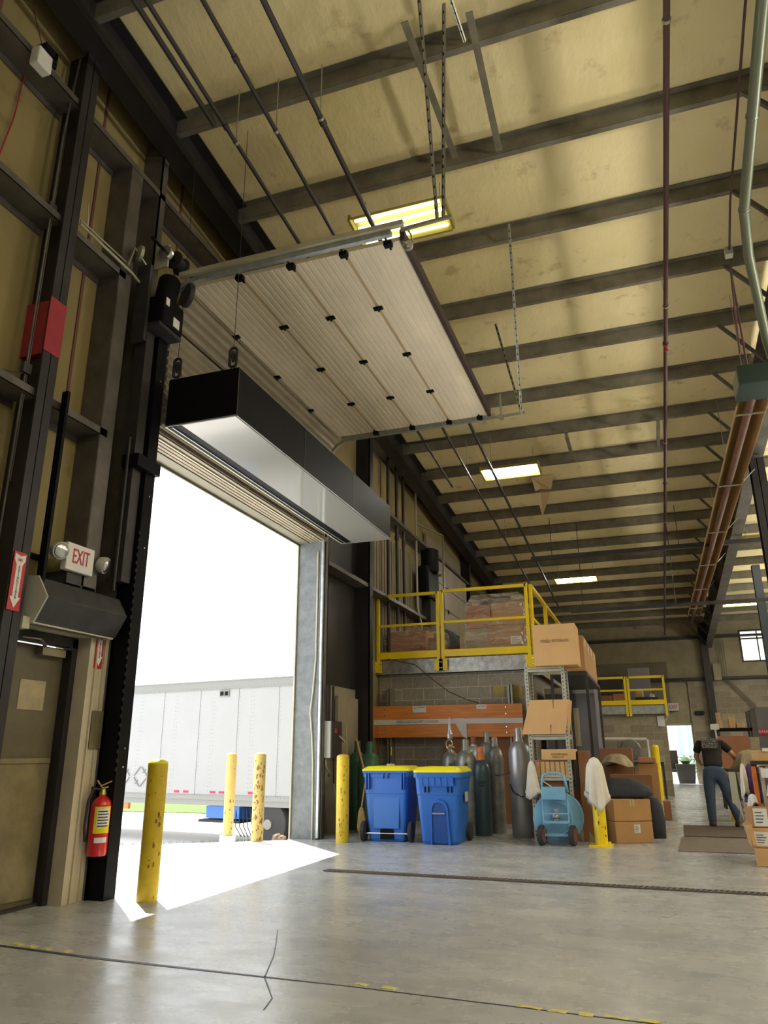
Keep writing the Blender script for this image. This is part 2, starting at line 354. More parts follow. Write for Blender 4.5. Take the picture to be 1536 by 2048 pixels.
# lower block course of the far wall
S('wall_far_block', MB().box(1.36, 9, YE-.08, YE, 0, 3.6).box(.1, .36, YE-.08, YE, 0, 2.8), 'blockfar')
S('trim_far_girt', MB().box(XL, 9, YE-.2, YE, 3.62, 3.72).box(XL, 9, YE-.25, YE, 5.15, 5.22), 'dark')
S('window_1', MB().box(wx0-.05, wx1+.05, YE-.04, YE, wz0-.05, wz0).box(wx0-.05, wx1+.05, YE-.04, YE, wz1, wz1+.05).box(wx0-.05, wx0, YE-.04, YE, wz0, wz1).box(wx1, wx1+.05, YE-.04, YE, wz0, wz1).box(3.93, 3.97, YE-.04, YE, wz0, wz1).box(wx0, wx1, YE-.04, YE, 5.05, 5.1), 'dark')
S('door_1', MB().box(fx0-.06, fx0, YE-.02, YE+.2, 0, fz+.06).box(fx1, fx1+.06, YE-.02, YE+.2, 0, fz+.06).box(fx0, fx1, YE-.02, YE+.2, fz, fz+.06), 'galvb')

k = 1
def trim(mb, m, name=None):
    global k
    o = S('trim_%d' % k, mb, m); k += 1; return o
# roof purlins: Z-section
for i in range(-7, 20):
    y = 5.45+1.358*i
    if y > YE-.2 or y < YB: continue
    z = ZC(y)
    mb = MB().box(-4.35, XR, y-.004, y+.004, z-.205, z).box(-4.35, XR, y, y+.07, z-.211, z-.205).box(-4.35, XR, y-.07, y, z-.012, z-.004).box(-4.35, XR, y+.066, y+.07, z-.205, z-.185)
    trim(mb, 'purlin')
# end wall rafter
mb = MB().sbox(-4.30, -4.29, YB, YE, lambda y: ZC(y)-.50, lambda y: ZC(y)-.02)
mb.sbox(-4.42, -4.17, YB, YE, lambda y: ZC(y)-.515, lambda y: ZC(y)-.50).sbox(-4.42, -4.17, YB, YE, lambda y: ZC(y)-.03, lambda y: ZC(y)-.015)
trim(mb, 'steel')
# interior rafter
mb = MB().sbox(2.25, 2.262, YB, YE, lambda y: ZC(y)-1.0, lambda y: ZC(y)-.215)
mb.sbox(2.14, 2.37, YB, YE, lambda y: ZC(y)-1.02, lambda y: ZC(y)-1.0).sbox(2.14, 2.37, YB, YE, lambda y: ZC(y)-.235, lambda y: ZC(y)-.215)
for i in range(-7, 20):
    y = 5.45+1.358*i
    if YB < y < YE-.3: mb.bar((2.16, y+.02, ZC(y)-.98), (1.55, y+.02, ZC(y)-.2), .045, .045)
for y in [2+2.7*j for j in range(11)]:
    mb.box(2.15, 2.36, y-.005, y+.005, ZC(y)-1.0, ZC(y)-.25)
trim(mb, 'girt')
# wall girts (web flat, lip to the room)
for z in (6.79, 5.50, 3.83):
    segs = [(YB, 4.2), (4.35, 11.9)] if z > 6 else ([(YB, 4.2), (4.35, 5.05), (10.15, 11.9)])
    segs += [(12.05, 19.9), (20.05, YE)]
    for a, b in segs:
        trim(MB().box(-4.64, -4.40, a, b, z, z+.006).box(-4.406, -4.40, a, b, z, z+.07).box(-4.64, -4.635, a, b, z-.06, z), 'girt')
# insulation seams on the left wall
for y in (2.6, 3.4, 4.75, 6.1, 7.6, 9.2, 10.6, 13.2, 14.6):
    z0 = 0 if not (MX0-.1 < y < D1) else (2.1 if y < D0 else DH+.3)
    trim(MB().box(XL, XL+.012, y, y+.03, z0, 8.6), 'hub')
# posts
def ibeam_y(mb, x0, x1, y0, y1, z0, z1, t=.012):   # web in XZ plane, flanges at x0/x1
    ym = (y0+y1)/2
    return mb.box(x1-t, x1, y0, y1, z0, z1).box(x0, x0+t, y0, y1, z0, z1).box(x0, x1, ym-.004, ym+.004, z0, z1)
trim(MB().box(-4.41, -4.40, 4.96, 5.14, 2.45, 6.79).box(-4.64, -4.40, 4.955, 4.965, 2.1, 6.79).box(-4.64, -4.40, 5.135, 5.14, 2.1, 6.79), 'girt')
trim(MB().box(-4.64, -4.40, 5.42, 5.44, 0, 7.5).box(-4.41, -4.40, 5.42, 5.52, 0, 7.5), 'girt')
trim(MB().box(-4.64, -4.40, 10.12, 10.14, 0, 7.1).box(-4.41, -4.40, 10.04, 10.14, 0, 7.1), 'girt')
# bay door jambs, header, sill
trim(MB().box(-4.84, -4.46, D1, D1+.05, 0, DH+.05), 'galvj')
trim(MB().box(-4.84, -4.82, D1-.03, D1, 0, DH), 'galvb')
trim(MB().box(-4.84, -4.46, D0-.05, D0, 0, DH+.05), 'dark')
M['header'] = mat('dull_beige_header', (.20, .185, .125), .5, .1, .15, 3)
trim(MB().box(-4.84, -4.66, D0-.05, D1+.05, DH, DH+.05).box(-4.84, -4.82, D0, D1, DH-.03, DH), 'header')
mb = MB()
for i in range(5): mb.box(-4.655+i*.058, -4.615+i*.058, D0-.05, D1+.05, DH+.012, DH+.05)
mb.box(-4.66, -4.37, D0-.05, D1+.05, DH+.03, DH+.06); trim(mb, 'creamd')
trim(MB().box(-4.84, -4.44, D1+.0, D1+.22, DH+.05, DH+.09).box(-4.46, -4.44, D0, D1+.05, DH+.0, DH+.06), 'galvb')
# bent weather strip on the right jamb
ws = [(-4.50, D1-.012, z) for z in (4.0, 3.2, 2.4)]+[(-4.53, D1-.02, 1.95), (-4.56, D1-.03, 1.65), (-4.53, D1-.02, 1.35), (-4.51, D1-.012, 1.0), (-4.5, D1-.012, .4), (-4.5, D1-.012, 0)]
trim(MB().tube(ws, .012, 6), 'galvb')
# dark liner between jamb and far column
trim(MB().box(XL, XL+.02, D1+.05, 11.9, 0, DH+1.4), 'steel')
trim(MB().box(-4.64, -4.62, 10.4, 11.85, 0, 2.1).box(-4.62, -4.6, 10.4, 10.44, 0, 2.1), 'corrd')
# white liner strip between man door and bay door
mb = MB(); y = 5.2
mb.box(-4.64, -4.44, 5.19, 5.20, 0, 2.2).box(-4.44, -4.43, 5.19, 5.50, 0, 2.2)
for yy in (5.26, 5.36, 5.45): mb.box(-4.43, -4.415, yy, yy+.015, 0, 2.2)
M['liner'] = mat('cream_liner_strip', (.52, .46, .34), .5, 0, .15, 3)
trim(mb, 'liner')
# floor saw-cut joint and crack
trim(MB().prism([(-4.4, 4.12), (-3.17, 4.02), (-1.57, 3.955), (-.15, 3.86), (3, 3.70), (3, 3.692), (-.15, 3.851), (-1.57, 3.945), (-3.17, 3.985), (-4.4, 4.09)], 0.0, .002, 'z'), 'dark')
trim(MB().prism([(-2.47, 4.96), (-2.30, 4.6), (-2.18, 4.33), (-2.04, 3.96), (-1.84, 3.66), (-1.80, 3.5), (-1.794, 3.5), (-1.834, 3.66), (-2.034, 3.965), (-2.175, 4.335), (-2.296, 4.605), (-2.466, 4.962)], 0.0, .002, 'z'), 'dark')

# corrugated liner helper
def corrug(y0, y1, x, z0, z1, pitch=.15, dep=.02):
    mb = MB(); y = y0; pts = []
    while y < y1:
        pts += [(x, y), (x, y+pitch*.7), (x+dep, y+pitch*.75), (x+dep, y+pitch*.95)]; y += pitch
    vs = [(a, b, z0) for a, b in pts]+[(a, b, z1) for a, b in pts]; n = len(pts)
    mb.add(vs, [(i, i+1, n+i+1, n+i) for i in range(n-1)]); return mb
trim(corrug(12.1, 15.3, -4.645, 2.72, 5.2), 'corr')
# window / brighter liner pieces on far wall
mb = MB()
for i in range(22): mb.box(-1.9+i*.12, -1.84+i*.12, YE-.03, YE, 2.8, 4.3)
mb.box(-1.95, .72, YE-.02, YE, 2.8, 4.35)
trim(mb, 'corr')

# ================================================================== OUTSIDE
S('ground_apron', MB().prism([(-4.80, YB), (-4.80, 9.85), (-6.75, 8.56), (-10, 6.4), (-30, -8), (-30, YB)], -.12, -.002, 'z'), 'asphalt')
mb = MB()
pts = [(-4.8, 9.8), (-6.75, 8.5), (-10, 6.3), (-30, -8)]
far = [(-4.8, 16.5), (-7.5, 16.0), (-14, 14.0), (-40, 0)]
mb.add([(x, y, -.06) for x, y in pts]+[(x, y, -.95) for x, y in far]+[(-4.8, 80, -1.0), (-60, 80, -1.0), (-90, 30, -1.0), (-60, -8, -1.0)],
       [(0, 1, 5, 4), (1, 2, 6, 5), (2, 3, 7, 6), (4, 5, 8), (5, 6, 9, 8), (6, 7, 10, 9), (7, 11, 10)])
S('ground_pavement', mb, 'asphalt')
S('ground_far', MB().box(5, 60, YE+.2, 80, -.3, -.05).box(-4.8, 60, YE+.2, 80, -.3, -.06), 'asphalt')
S('ground_lawn', MB().box(-60, -4.8, 25.4, 60, -1.0, -.93), 'grass')
# weeds along the joint
mb = MB(); rnd = random.Random(3)
for i in range(121):
    t = rnd.random()**1.3; x = -5.1-t*1.6; y = 9.62-t*1.08+rnd.uniform(-.02, .05); h = rnd.uniform(.01, .05)
    if i > 110: x = rnd.uniform(-5.9, -5.3); y = 9.3+(x+5.4)*.5+rnd.uniform(0, .25); h *= .9
    dx, dy = rnd.uniform(-.03, .03), rnd.uniform(-.03, .03)
    mb.add([(x-.006, y, -.04), (x+.006, y, -.04), (x+dx, y+dy, h)], [(0, 1, 2)])
mb.build('weeds', 'leaf', label='low green weeds growing along the pavement joint outside the bay door', cat='weeds', kind='stuff')

def bollard(x, y, h, r, m, label, z0=0, spots=None, cap=None, group=None):
    t = thing('bollard', (x, y, z0), label, 'bollard', group)
    MB().lathe([(r, z0), (r, z0+h-r*.5), (r*.96, z0+h-r*.3), (r*.8, z0+h-r*.12), (r*.5, z0+h-.02*r), (0, z0+h)], (x, y, 0), 28).build('post', m, t, smooth='auto')
    if cap: MB().lathe([(r*1.02, z0+h-r*.5), (r*.98, z0+h-r*.28), (r*.82, z0+h-r*.1), (r*.5, z0+h+.004), (0, z0+h+.006)], (x, y, 0), 28).build('cap', cap, t, smooth=True)
    if spots:
        mb = MB(); rn = random.Random(int(x*100)); ang0 = math.atan2(-y, -x)
        for i in range(spots):
            a = ang0+rn.uniform(-.9, .9); z = z0+rn.uniform(.02, h*.9)**1.1; s1 = rn.uniform(.004, .013); s2 = s1*rn.uniform(1, 3.5)
            c = Vector((x+math.cos(a)*(r+.0015), y+math.sin(a)*(r+.0015), z)); tx = Vector((-math.sin(a), math.cos(a), 0))
            vs = []
            for j in range(7):
                q = 2*PI*j/7; vs.append(c+tx*s1*math.cos(q)*rn.uniform(.6, 1.2)+Vector((0, 0, s2*math.sin(q)*rn.uniform(.6, 1.2))))
            mb.add(vs, [tuple(range(7))])
        mb.build('rust_spots', 'rust', t, kind='stuff')
    return t
bollard(-3.92, 5.56, 1.06, .082, 'yellow', 'dark yellow bollard inside the bay door standing in the sunlit patch', spots=14, cap='yellowlid')
bollard(-3.99, 9.80, 1.09, .085, 'yellow', 'bright yellow scuffed bollard beside the blue bins near the right door jamb', spots=24)
b1 = bollard(-5.98, 10.3, 1.14, .075, 'yellowp', 'pale yellow outdoor bollard on a concrete footing, left of the two outside', z0=-.02, spots=10)
MB().lathe([(.13, -.25), (.11, -.02), (0, -.015)], (-5.98, 10.3, 0), 16).build('footing', 'asphalt', b1)
bollard(-5.14, 9.62, 1.12, .08, 'yellowp', 'rust streaked pale yellow outdoor bollard nearest the right door jamb', spots=70)
# stones
rn = random.Random(5)
for i, (x, y, s) in enumerate([(-5.0, 9.95, .075), (-4.93, 9.93, .06), (-5.06, 10.02, .055)]):
    vs = []; mb = MB(); mb.lathe([(s*.7, -.04), (s, 0), (s*.85, s*.5), (s*.4, s*.8), (0, s*.85)], (x, y, 0), 9)
    mb.v = [(a+rn.uniform(-.012, .012), b+rn.uniform(-.012, .012), c+rn.uniform(-.01, .01)) for a, b, c in mb.v]
    mb.build('stone', 'soil', label='grey stone at the foot of the rusty outdoor bollard', cat='stone', group='stones by the door jamb')

# ---- semi trailer
TA, TB = Vector((-13.42, 17.30, 0)), Vector((-7.93, 16.44, 0))
td = (TB-TA).normalized(); tn = Vector((td.y, -td.x, 0))    # towards the camera side
if tn.y > 0: tn = -tn
T0 = TA-td*4.0; TL = 12.3; tz0, tz1 = .10, 2.87
tr = thing('semi_trailer', (T0.x, T0.y, -.95), 'long white box semi trailer parked outside the open bay door', 'trailer')
def tp(u, n, z): p = T0+td*u+tn*n; return (p.x, p.y, z)
def tbox(mb, u0, u1, n0, n1, z0, z1): return mb.obox(tp((u0+u1)/2, (n0+n1)/2, (z0+z1)/2), td, tn, (0, 0, 1), (u1-u0)/2, (n1-n0)/2, (z1-z0)/2)
tbox(MB(), 0, TL, -2.5, 0, tz0, tz1).build('box_body', 'trailer', tr)
tbox(tbox(MB(), -.02, TL+.02, -.01, .03, tz1-.22, tz1), -.02, TL+.02, 0, .045, tz1-.03, tz1).build('top_rail', 'trailerr', tr)
tbox(tbox(MB(), -.02, TL+.02, -.01, .03, tz0-.17, tz0+.06), -.02, TL+.02, 0, .05, tz0-.08, tz0-.06).build('bottom_rail', 'trailerr', tr)
mb = MB()
for i in range(10): tbox(mb, .55+i*1.22, .562+i*1.22, 0, .006, tz0+.06, tz1-.22)
mb.build('panel_seams', 'trailerl', tr)
mb = MB()
for i in range(9):
    for q in (0, .35, .43):
        for j in range(26): tbox(mb, .6+q+i*1.22, .61+q+i*1.22, 0, .006, tz0+.15+j*.095, tz0+.16+j*.095)
for i in range(121):
    tbox(mb, .05+i*.1, .065+i*.1, .03, .036, tz1-.19, tz1-.175); tbox(mb, .05+i*.1, .065+i*.1, .03, .036, tz0+.03, tz0+.045)
mb.build('rivets', 'trailerl', tr, kind='stuff')
for u in (4.22, 4.82):       # placard holders: diamond frames
    mb = MB(); c = [(u, .52), (u+.24, .78), (u, 1.04), (u-.24, .78)]
    zz = lambda z: z-.22
    for i in range(4):
        a = c[i]; b = c[(i+1) % 4]
        for s_, e_ in ((.08, .40), (.60, .92)):
            p = [a[j]+(b[j]-a[j])*s_ for j in (0, 1)]; q = [a[j]+(b[j]-a[j])*e_ for j in (0, 1)]
            mb.tube([tp(p[0], .02, zz(p[1])), tp(q[0], .02, zz(q[1]))], .012, 5)
        m_ = [(a[j]+b[j])/2 for j in (0, 1)]
        mb.tube([tp(m_[0]-.04, .02, zz(m_[1]-.04)), tp(m_[0]+.04, .02, zz(m_[1]+.04))], .014, 5)
    mb.build('placard_frame', 'trailerl', tr)
for u in (3.92, 6.0, 6.3, 7.15, 7.42, 8.3, 8.58, 9.6): tbox(MB(), u, u+.16, 0, .012, tz0+.10, tz0+.15).build('reflector', 'flagred', tr, label='red reflector strip')
vt = tbox(MB(), 7.28, 7.58, 0, .03, 2.46, 2.62).build('side_vent', 'trailerr', tr)
tbox(tbox(MB(), 7.31, 7.41, .03, .04, 2.49, 2.59), 7.45, 7.55, .03, .04, 2.49, 2.59).build('vent_grille', 'black', vt)
tbox(MB(), 4.3, 4.5, -.06, .02, -.22, -.08).build('marker_lamp', 'orange', tr, label='amber marker lamp under the rail')
tbox(MB(), 7.0, 8.0, -.8, -.08, -.36, -.09).build('toolbox', 'blue', tr, label='blue box under the trailer')
mb = MB(); tbox(mb, 6.75, 8.0, -1.2, -.1, -.46, -.40); tbox(mb, 7.9, 11.5, -1.7, -.9, -.6, -.08)
for u in (8.9, 10.15): mb.tube([tp(u, 0, -.45), tp(u, -2.4, -.45)], .07, 8)
for q in range(5): mb.tube([tp(7.9+.1*q, -.1, -.1), tp(7.95+.12*q, -.02, -.5), tp(8.05+.1*q, -.15, -.75)], .012, 5)
mb.build('undercarriage', 'blackm', tr)
for u in (8.9, 10.15):
    wh = MB().lathe([(.3, -.26), (.48, -.26), (.51, -.22), (.51, -.05), (.48, -.0), (.30, .0)], tp(u, -.02, -.44), 32, axis=tn).build('wheel', 'rubber', tr, smooth='auto')
    MB().lathe([(.30, -.1), (.29, -.02), (.2, -.08), (.13, -.05), (.11, .04), (0, .05)], tp(u, -.02, -.44), 24, axis=tn).build('rim', 'trailerr', wh, smooth='auto')
# dark truck fittings just by the right jamb
tbox(tbox(MB(), 9.72, 10.0, 0, .12, .85, .95), 9.65, 9.9, .02, .06, 1.0, 1.08).build('door_latch', 'dark', tr)

# ---- flag
fl_ = thing('flag', (-15.42, 20.0, -.95), 'red white and blue striped flag on a pole beyond the trailer', 'flag')
MB().tube([(-15.42, 20, -.95), (-15.42, 20, 5.1)], .035, 8).build('pole', 'trailerr', fl_)
for i in range(13):
    vs = []; nn = 8
    for j in range(nn+1):
        q = j/nn; x = -15.42-q*.9; y = 20+.10*math.sin(q*7); sag = q*.25
        vs += [(x, y, 4.9-i*.10-sag), (x, y, 4.8-i*.10-sag)]
    mb = MB().add(vs, [(2*j, 2*j+2, 2*j+3, 2*j+1) for j in range(nn)])
    mb.build('stripe', 'flagred' if i % 2 == 0 else 'flagwhite', fl_)
MB().box(-15.82, -15.42, 19.9, 19.92, 4.25, 4.88).build('canton', 'flagblue', fl_)

# ---- behind the far door: yard with pale doors and plants
S('wall_outside_building', MB().box(-8, 14, 39.0, 39.2, -.06, 7), 'white')
for i, x in enumerate((1.05, 1.45)): S('door_%d' % (i+2), MB().box(x, x+.16, 38.95, 39.0, .4, 2.5), 'bluestripe')
def bush(x, y, h, w_, label, n=160, seed=1):
    t = thing('bush', (x, y, 0), label, 'bush'); rn = random.Random(seed); mb = MB()
    for i in range(n):
        a = rn.uniform(0, 2*PI); rr = w_*rn.random()**.5; zz = h*(.12+.88*rn.random()); c = Vector((x+rr*math.cos(a), y+rr*math.sin(a), zz)); s = .05
        d = Vector((rn.uniform(-1, 1), rn.uniform(-1, 1), rn.uniform(-.3, 1))).normalized()*s*1.6; e = Vector((rn.uniform(-1, 1), rn.uniform(-1, 1), rn.uniform(-1, 1))).normalized()*s*.6
        mb.add([c-d, c+e, c+d, c-e], [(0, 1, 2, 3)])
    mb.build('foliage', 'leaf', t, kind='stuff'); MB().tube([(x, y, -.06), (x, y, h*.8)], .03, 6).build('stem', 'soil', t)
bush(1.25, 35.0, .95, .45, 'leafy green bush beyond the far doorway', seed=4)
pl = thing('planter', (.95, 31.6, -.05), 'dark square planter standing just outside the far doorway', 'planter')
MB().loft([rrect(.55, .5, .03, -.05, .98, 31.6), rrect(.7, .6, .03, .66, .98, 31.6)]).build('pot', 'blackm', pl)
MB().lathe([(.1, .66), (.2, .78), (.1, .9), (0, .92)], (1.0, 31.6, 0), 8).build('plant', 'leaf', pl)
ch = thing('outdoor_chair', (.5, 31.7, -.05), 'dark chair with a high back outside the far doorway, left of the planter', 'chair')
MB().box(.25, .75, 31.45, 31.95, .38, .48).build('seat', 'blackm', ch); MB().box(.25, .75, 31.9, 31.97, .45, 1.15).build('backrest', 'blackm', ch)
for a in (.28, .70):
    for b in (31.48, 31.9): MB().box(a, a+.04, b, b+.04, -.05, .38).build('leg', 'blackm', ch)

# ================================================================== FLOOR DETAILS
td_ = thing('trench_drain', (-1.2, 7.38, 0), 'long narrow iron trench drain grate set in the concrete floor', 'drain')
dy = lambda x: 7.45-(x+3.2)*.037
MB().prism([(-3.2, dy(-3.2)-.045), (2.6, dy(2.6)-.045), (2.6, dy(2.6)+.045), (-3.2, dy(-3.2)+.045)], 0, .003, 'z').build('channel', 'black', td_)
mb = MB(); x = -3.19
while x < 2.6:
    mb.obox((x, dy(x), .007), (1, 0, 0), (.35, 1, 0), (0, 0, 1), .012, .045, .005); x += .045
mb.obox((-.3, dy(-.3)-.05, .006), (1, -.037, 0), (.037, 1, 0), (0, 0, 1), 2.9, .006, .005).obox((-.3, dy(-.3)+.05, .006), (1, -.037, 0), (.037, 1, 0), (0, 0, 1), 2.9, .006, .005)
mb.build('grate', 'grate', td_)
def tapes(lst, label, group):
    for (x0, x1, yy) in lst:
        h = .02; j = random.Random(int(x0*50)); q = lambda: j.uniform(-.006, .006)
        pts = [(x0+q(), yy-h+q()), ((x0+x1)/2, yy-h+q()*2), (x1+q(), yy-h+q()-.008), (x1+.015+q(), yy+h+q()-.01), ((x0+x1)/2+q(), yy+h+q()*2), (x0+.012+q(), yy+h+q())]
        MB().prism(pts, .0, .003, 'z').build('floor_tape', 'markyellow', label=label, cat='floor tape', group=group)
tapes([(-3.86, -3.78, 4.125), (-3.72, -3.66, 4.11), (-3.58, -3.53, 4.09), (-3.42, -3.38, 4.075)], 'worn yellow tape piece along the floor joint at the left edge of the photo', 'yellow tape pieces on the left floor joint')
tapes([(-1.56, -1.49, 4.0), (-1.41, -1.33, 3.985)], 'faint worn yellow tape scrap in the middle of the floor joint', 'yellow tape scraps mid joint')
tapes([(-.72, -.62, 3.905), (-.58, -.5, 3.895), (-.45, -.39, 3.89), (-.34, -.24, 3.885), (-.2, -.12, 3.88)], 'worn yellow tape piece on the floor joint towards the lower right corner', 'yellow tape pieces on the right floor joint')
MB().prism([(.12, 10.05), (1.15, 10.0), (1.1, 11.6), (.2, 11.65)], 0, .008, 'z').build('floor_mat', 'mat2', label='wide taupe floor mat lying nearest the camera by the crates', cat='floor mat')
MB().prism([(.24, 11.75), (1.3, 11.7), (1.35, 13.3), (.28, 13.45)], 0, .014, 'z').build('floor_mat', 'mat', label='dark brown ribbed floor mat under the man in jeans', cat='floor mat')

# ================================================================== LEFT WALL THINGS
def text_wall(*a, **k2): return text(*a, **k2)
# main column with red band
cl = thing('steel_column', (-4.5, 4.27, 0), 'dark steel column with a red painted band left of the bay door', 'column')
ibeam_y(MB(), -4.72, -4.36, 4.16, 4.33, 0, 7.5, .02).build('shaft', 'steel', cl)
mb = MB().box(-4.362, -4.355, 4.157, 4.333, 4.24, 4.74).box(-4.36, -4.352, 4.15, 4.16, 4.24, 4.74)
mb.box(-4.71, -4.362, 4.2, 4.241, 4.24, 4.74); mb.build('red_band', 'redband', cl)
# second column right of the bay door
cr = thing('steel_column', (-4.55, 11.97, 0), 'dark steel column between the bay door and the block wall', 'column')
ibeam_y(MB(), -4.78, -4.38, 11.88, 12.05, 0, 7.0, .02).box(-4.78, -4.38, 11.88, 11.90, 0, 6.9).build('shaft', 'steel', cr)
c3 = thing('steel_column', (-4.55, 19.97, 0), 'distant dark column on the left wall behind the mezzanine railing', 'column')
ibeam_y(MB(), -4.78, -4.38, 19.88, 20.05, 0, 6.4, .02).build('shaft', 'steel', c3)
# conduit on the left column
cd = thing('conduit', (-4.42, 4.1, 3), 'thin grey conduit running up beside the red banded column', 'conduit')
MB().tube([(-4.45, 4.10, 2.2), (-4.45, 4.10, 6.4), (-4.43, 4.14, 7.4)], .009, 8).tube([(-4.45, 4.08, 4.0), (-4.5, 3.9, 3.95), (-4.5, 3.3, 3.9)], .007, 6).tube([(-4.45, 4.12, 3.1), (-4.45, 4.12, 7.0)], .006, 6).build('tube', 'girt', cd, smooth=True)
for z in (4.0, 5.55): MB().box(-4.46, -4.42, 4.05, 4.13, z, z+.09).build('clamp', 'dark', cd)
# sensor on girt
sn = thing('wall_sensor', (-4.35, 3.66, 6.9), 'small white sensor box with black bracket on the upper left girt', 'sensor')
MB().box(-4.40, -4.30, 3.58, 3.74, 6.66, 6.84).build('housing', 'white', sn, bevel=.015)
MB().box(-4.38, -4.28, 3.62, 3.76, 6.84, 6.90).box(-4.30, -4.28, 3.73, 3.76, 6.74, 6.9).build('bracket', 'black', sn)
MB().tube([(-4.36, 3.66, 6.9), (-4.4, 3.55, 7.2), (-4.44, 3.5, 7.5)], .004, 5).build('wire', 'dark', sn)
# red wires on insulation
MB().tube([(-4.63, 3.75, 6.79), (-4.62, 3.72, 6.3), (-4.62, 3.66, 5.9), (-4.63, 3.62, 5.56)], .007, 5).build('red_cable', 'redband', label='thin red cable stretched down the insulation between upper left girts', cat='cable')
# conduit pair on girt B to the operator
cp = thing('conduit', (-4.37, 5.0, 5.6), 'bright conduit running along the middle girt to the door operator', 'conduit')
MB().tube([(-4.37, 4.36, 5.62), (-4.37, 5.1, 5.60), (-4.35, 5.35, 5.52)], .014, 8).tube([(-4.37, 4.42, 5.9), (-4.37, 4.45, 5.66)], .006, 6).tube([(-4.37, 4.36, 5.66), (-4.37, 5.0, 5.66)], .008, 6).build('tube', 'galvb', cp, smooth=True)
# angle-iron upright in front of girt C
MB().box(-4.36, -4.30, 4.42, 4.45, 2.2, 3.98).box(-4.36, -4.355, 4.42, 4.50, 2.2, 3.98).build('angle_post', 'black', label='black angle iron post standing beside the red banded column', cat='post')
MB().box(-4.64, -4.60, 4.35, 4.75, 2.62, 2.66).build('perforated_rail', 'black', label='short black rail on the wall left of the exit sign', cat='rail')
# man door
dr = thing('metal_door', (-4.6, 4.75, 0), 'dull beige metal door under the small wall air curtain', 'door')
MB().box(-4.70, -4.65, MX0+.02, MX1-.03, .02, MH-.03).build('leaf', 'darkmetaldoor', dr)
MB().box(-4.65, -4.638, MX0+.05, MX1-.05, .06, 1.06).box(-4.65, -4.62, MX0+.03, MX1-.06, 1.04, 1.075).build('kick_plate', 'kick', dr)
MB().box(-4.65, -4.645, 4.70, 4.97, 1.44, 1.67).build('notice', 'bag', dr, label='blank paper notice')
dc = MB().box(-4.65, -4.58, 4.82, 5.08, 1.87, 1.93).build('door_closer', 'kick', dr)
MB().bar((-4.6, 4.86, 1.94), (-4.5, 4.7, 1.97), .025, .01).bar((-4.5, 4.7, 1.97), (-4.62, 4.5, 1.98), .025, .01).build('closer_arm', 'conduit', dc)
trim(MB().box(-4.66, -4.56, MX1-.03, MX1+.03, 0, MH+.05).box(-4.66, -4.56, MX0-.04, MX1+.03, MH-.02, MH+.06).box(-4.64, -4.5, MX1+.04, MX1+.06, 0, MH+.2), 'steel')
trim(MB().box(-4.72, -4.60, MX0, 5.5, -.01, .02), 'dark')
# small air curtain over the man door
ac = thing('air_curtain', (-4.4, 4.9, 2.05), 'small grey wall mounted air curtain above the metal door', 'air curtain')
prof = [(-4.63, 2.42), (-4.32, 2.40), (-4.22, 2.24), (-4.32, 2.06), (-4.63, 2.06)]
MB().prism(prof, 4.42, 5.36, 'y').build('housing', 'dark', ac, bevel=.008)
MB().prism([(-4.64, 2.43), (-4.325, 2.41), (-4.215, 2.24), (-4.32, 2.045), (-4.64, 2.045)], 4.405, 4.42, 'y').build('end_cap', 'boxgrey', ac)
MB().box(-4.60, -4.33, 4.43, 5.34, 2.045, 2.058).build('outlet_plate', 'galvb', ac)
mb = MB()
for i in range(24): mb.obox((-4.372-.0+.0, 4.47+i*.035, 2.06), (1, 0, 0), (0, 1, 0), (0, 0, 1), .04, .008, .016)
mb.build('outlet_grille', 'black', ac)
MB().box(-4.45, -4.35, 4.34, 4.41, 2.0, 2.09).build('bracket', 'galvb', ac)
# exit sign
ex = thing('exit_sign', (-4.5, 4.88, 2.5), 'white exit sign with red letters and two emergency lamps above the small air curtain', 'sign')
MB().box(-4.42, -4.36, 4.71, 5.03, 2.535, 2.765).build('sign_box', 'paper', ex, bevel=.008)
text('lettering', 'EXIT', .175, 'red', ex, (-4.357, 4.87, 2.655), (0, 1, 0), (0, 0, 1), sx=.56)
for y, a in ((4.63, -.3), (5.15, .3)):
    lp = MB().lathe([(.03, -.05), (.065, -.02), (.075, .03), (.07, .045), (0, .05)], (-4.38, y, 2.67), 18, axis=(1, a, -.3)).build('lamp_head', 'boxgrey', ex, smooth='auto')
    MB().lathe([(.062, .046), (.055, .056), (0, .062)], (-4.38, y, 2.67), 18, axis=(1, a, -.3)).build('lens', 'chrome', lp, smooth=True)
MB().box(-4.64, -4.4, 4.78, 4.98, 2.44, 2.54).build('mount', 'dark', ex)
# arrow signs
def arrow_sign(x, y0, y1, z0, z1, label, flip=False):
    t = thing('arrow_sign', (x, (y0+y1)/2, z0), label, 'sign')
    MB().box(x, x+.004, y0, y1, z0, z1).build('plate', 'red', t)
    ym = (y0+y1)/2; w_ = (y1-y0)*.42; xx = x+.006
    MB().prism([(ym, z0+.02), (ym+w_, z0+.10), (ym+w_*.55, z0+.10), (ym+w_*.55, z1-.10), (ym+w_, z1-.06), (ym+w_, z1-.015), (ym, z1-.03), (ym-w_, z1-.015), (ym-w_, z1-.06), (ym-w_*.55, z1-.10), (ym-w_*.55, z0+.10), (ym-w_, z0+.10)], x+.004, xx, 'x').build('arrow', 'paper', t)
    text('lettering', 'FIRE', .032, 'red', t, (xx+.001, ym, z1-.062), (0, 1, 0), (0, 0, 1), .001, .8)
    for i, c in enumerate('EXTINGUISHER'): text('letter', c, .026, 'ink', t, (xx+.001, ym, z1-.115-i*(z1-z0-.2)/11.5), (0, 1, 0), (0, 0, 1), .001)
    return t
arrow_sign(-4.352, 4.17, 4.29, 2.11, 2.55, 'red fire extinguisher arrow sign on the red banded column')
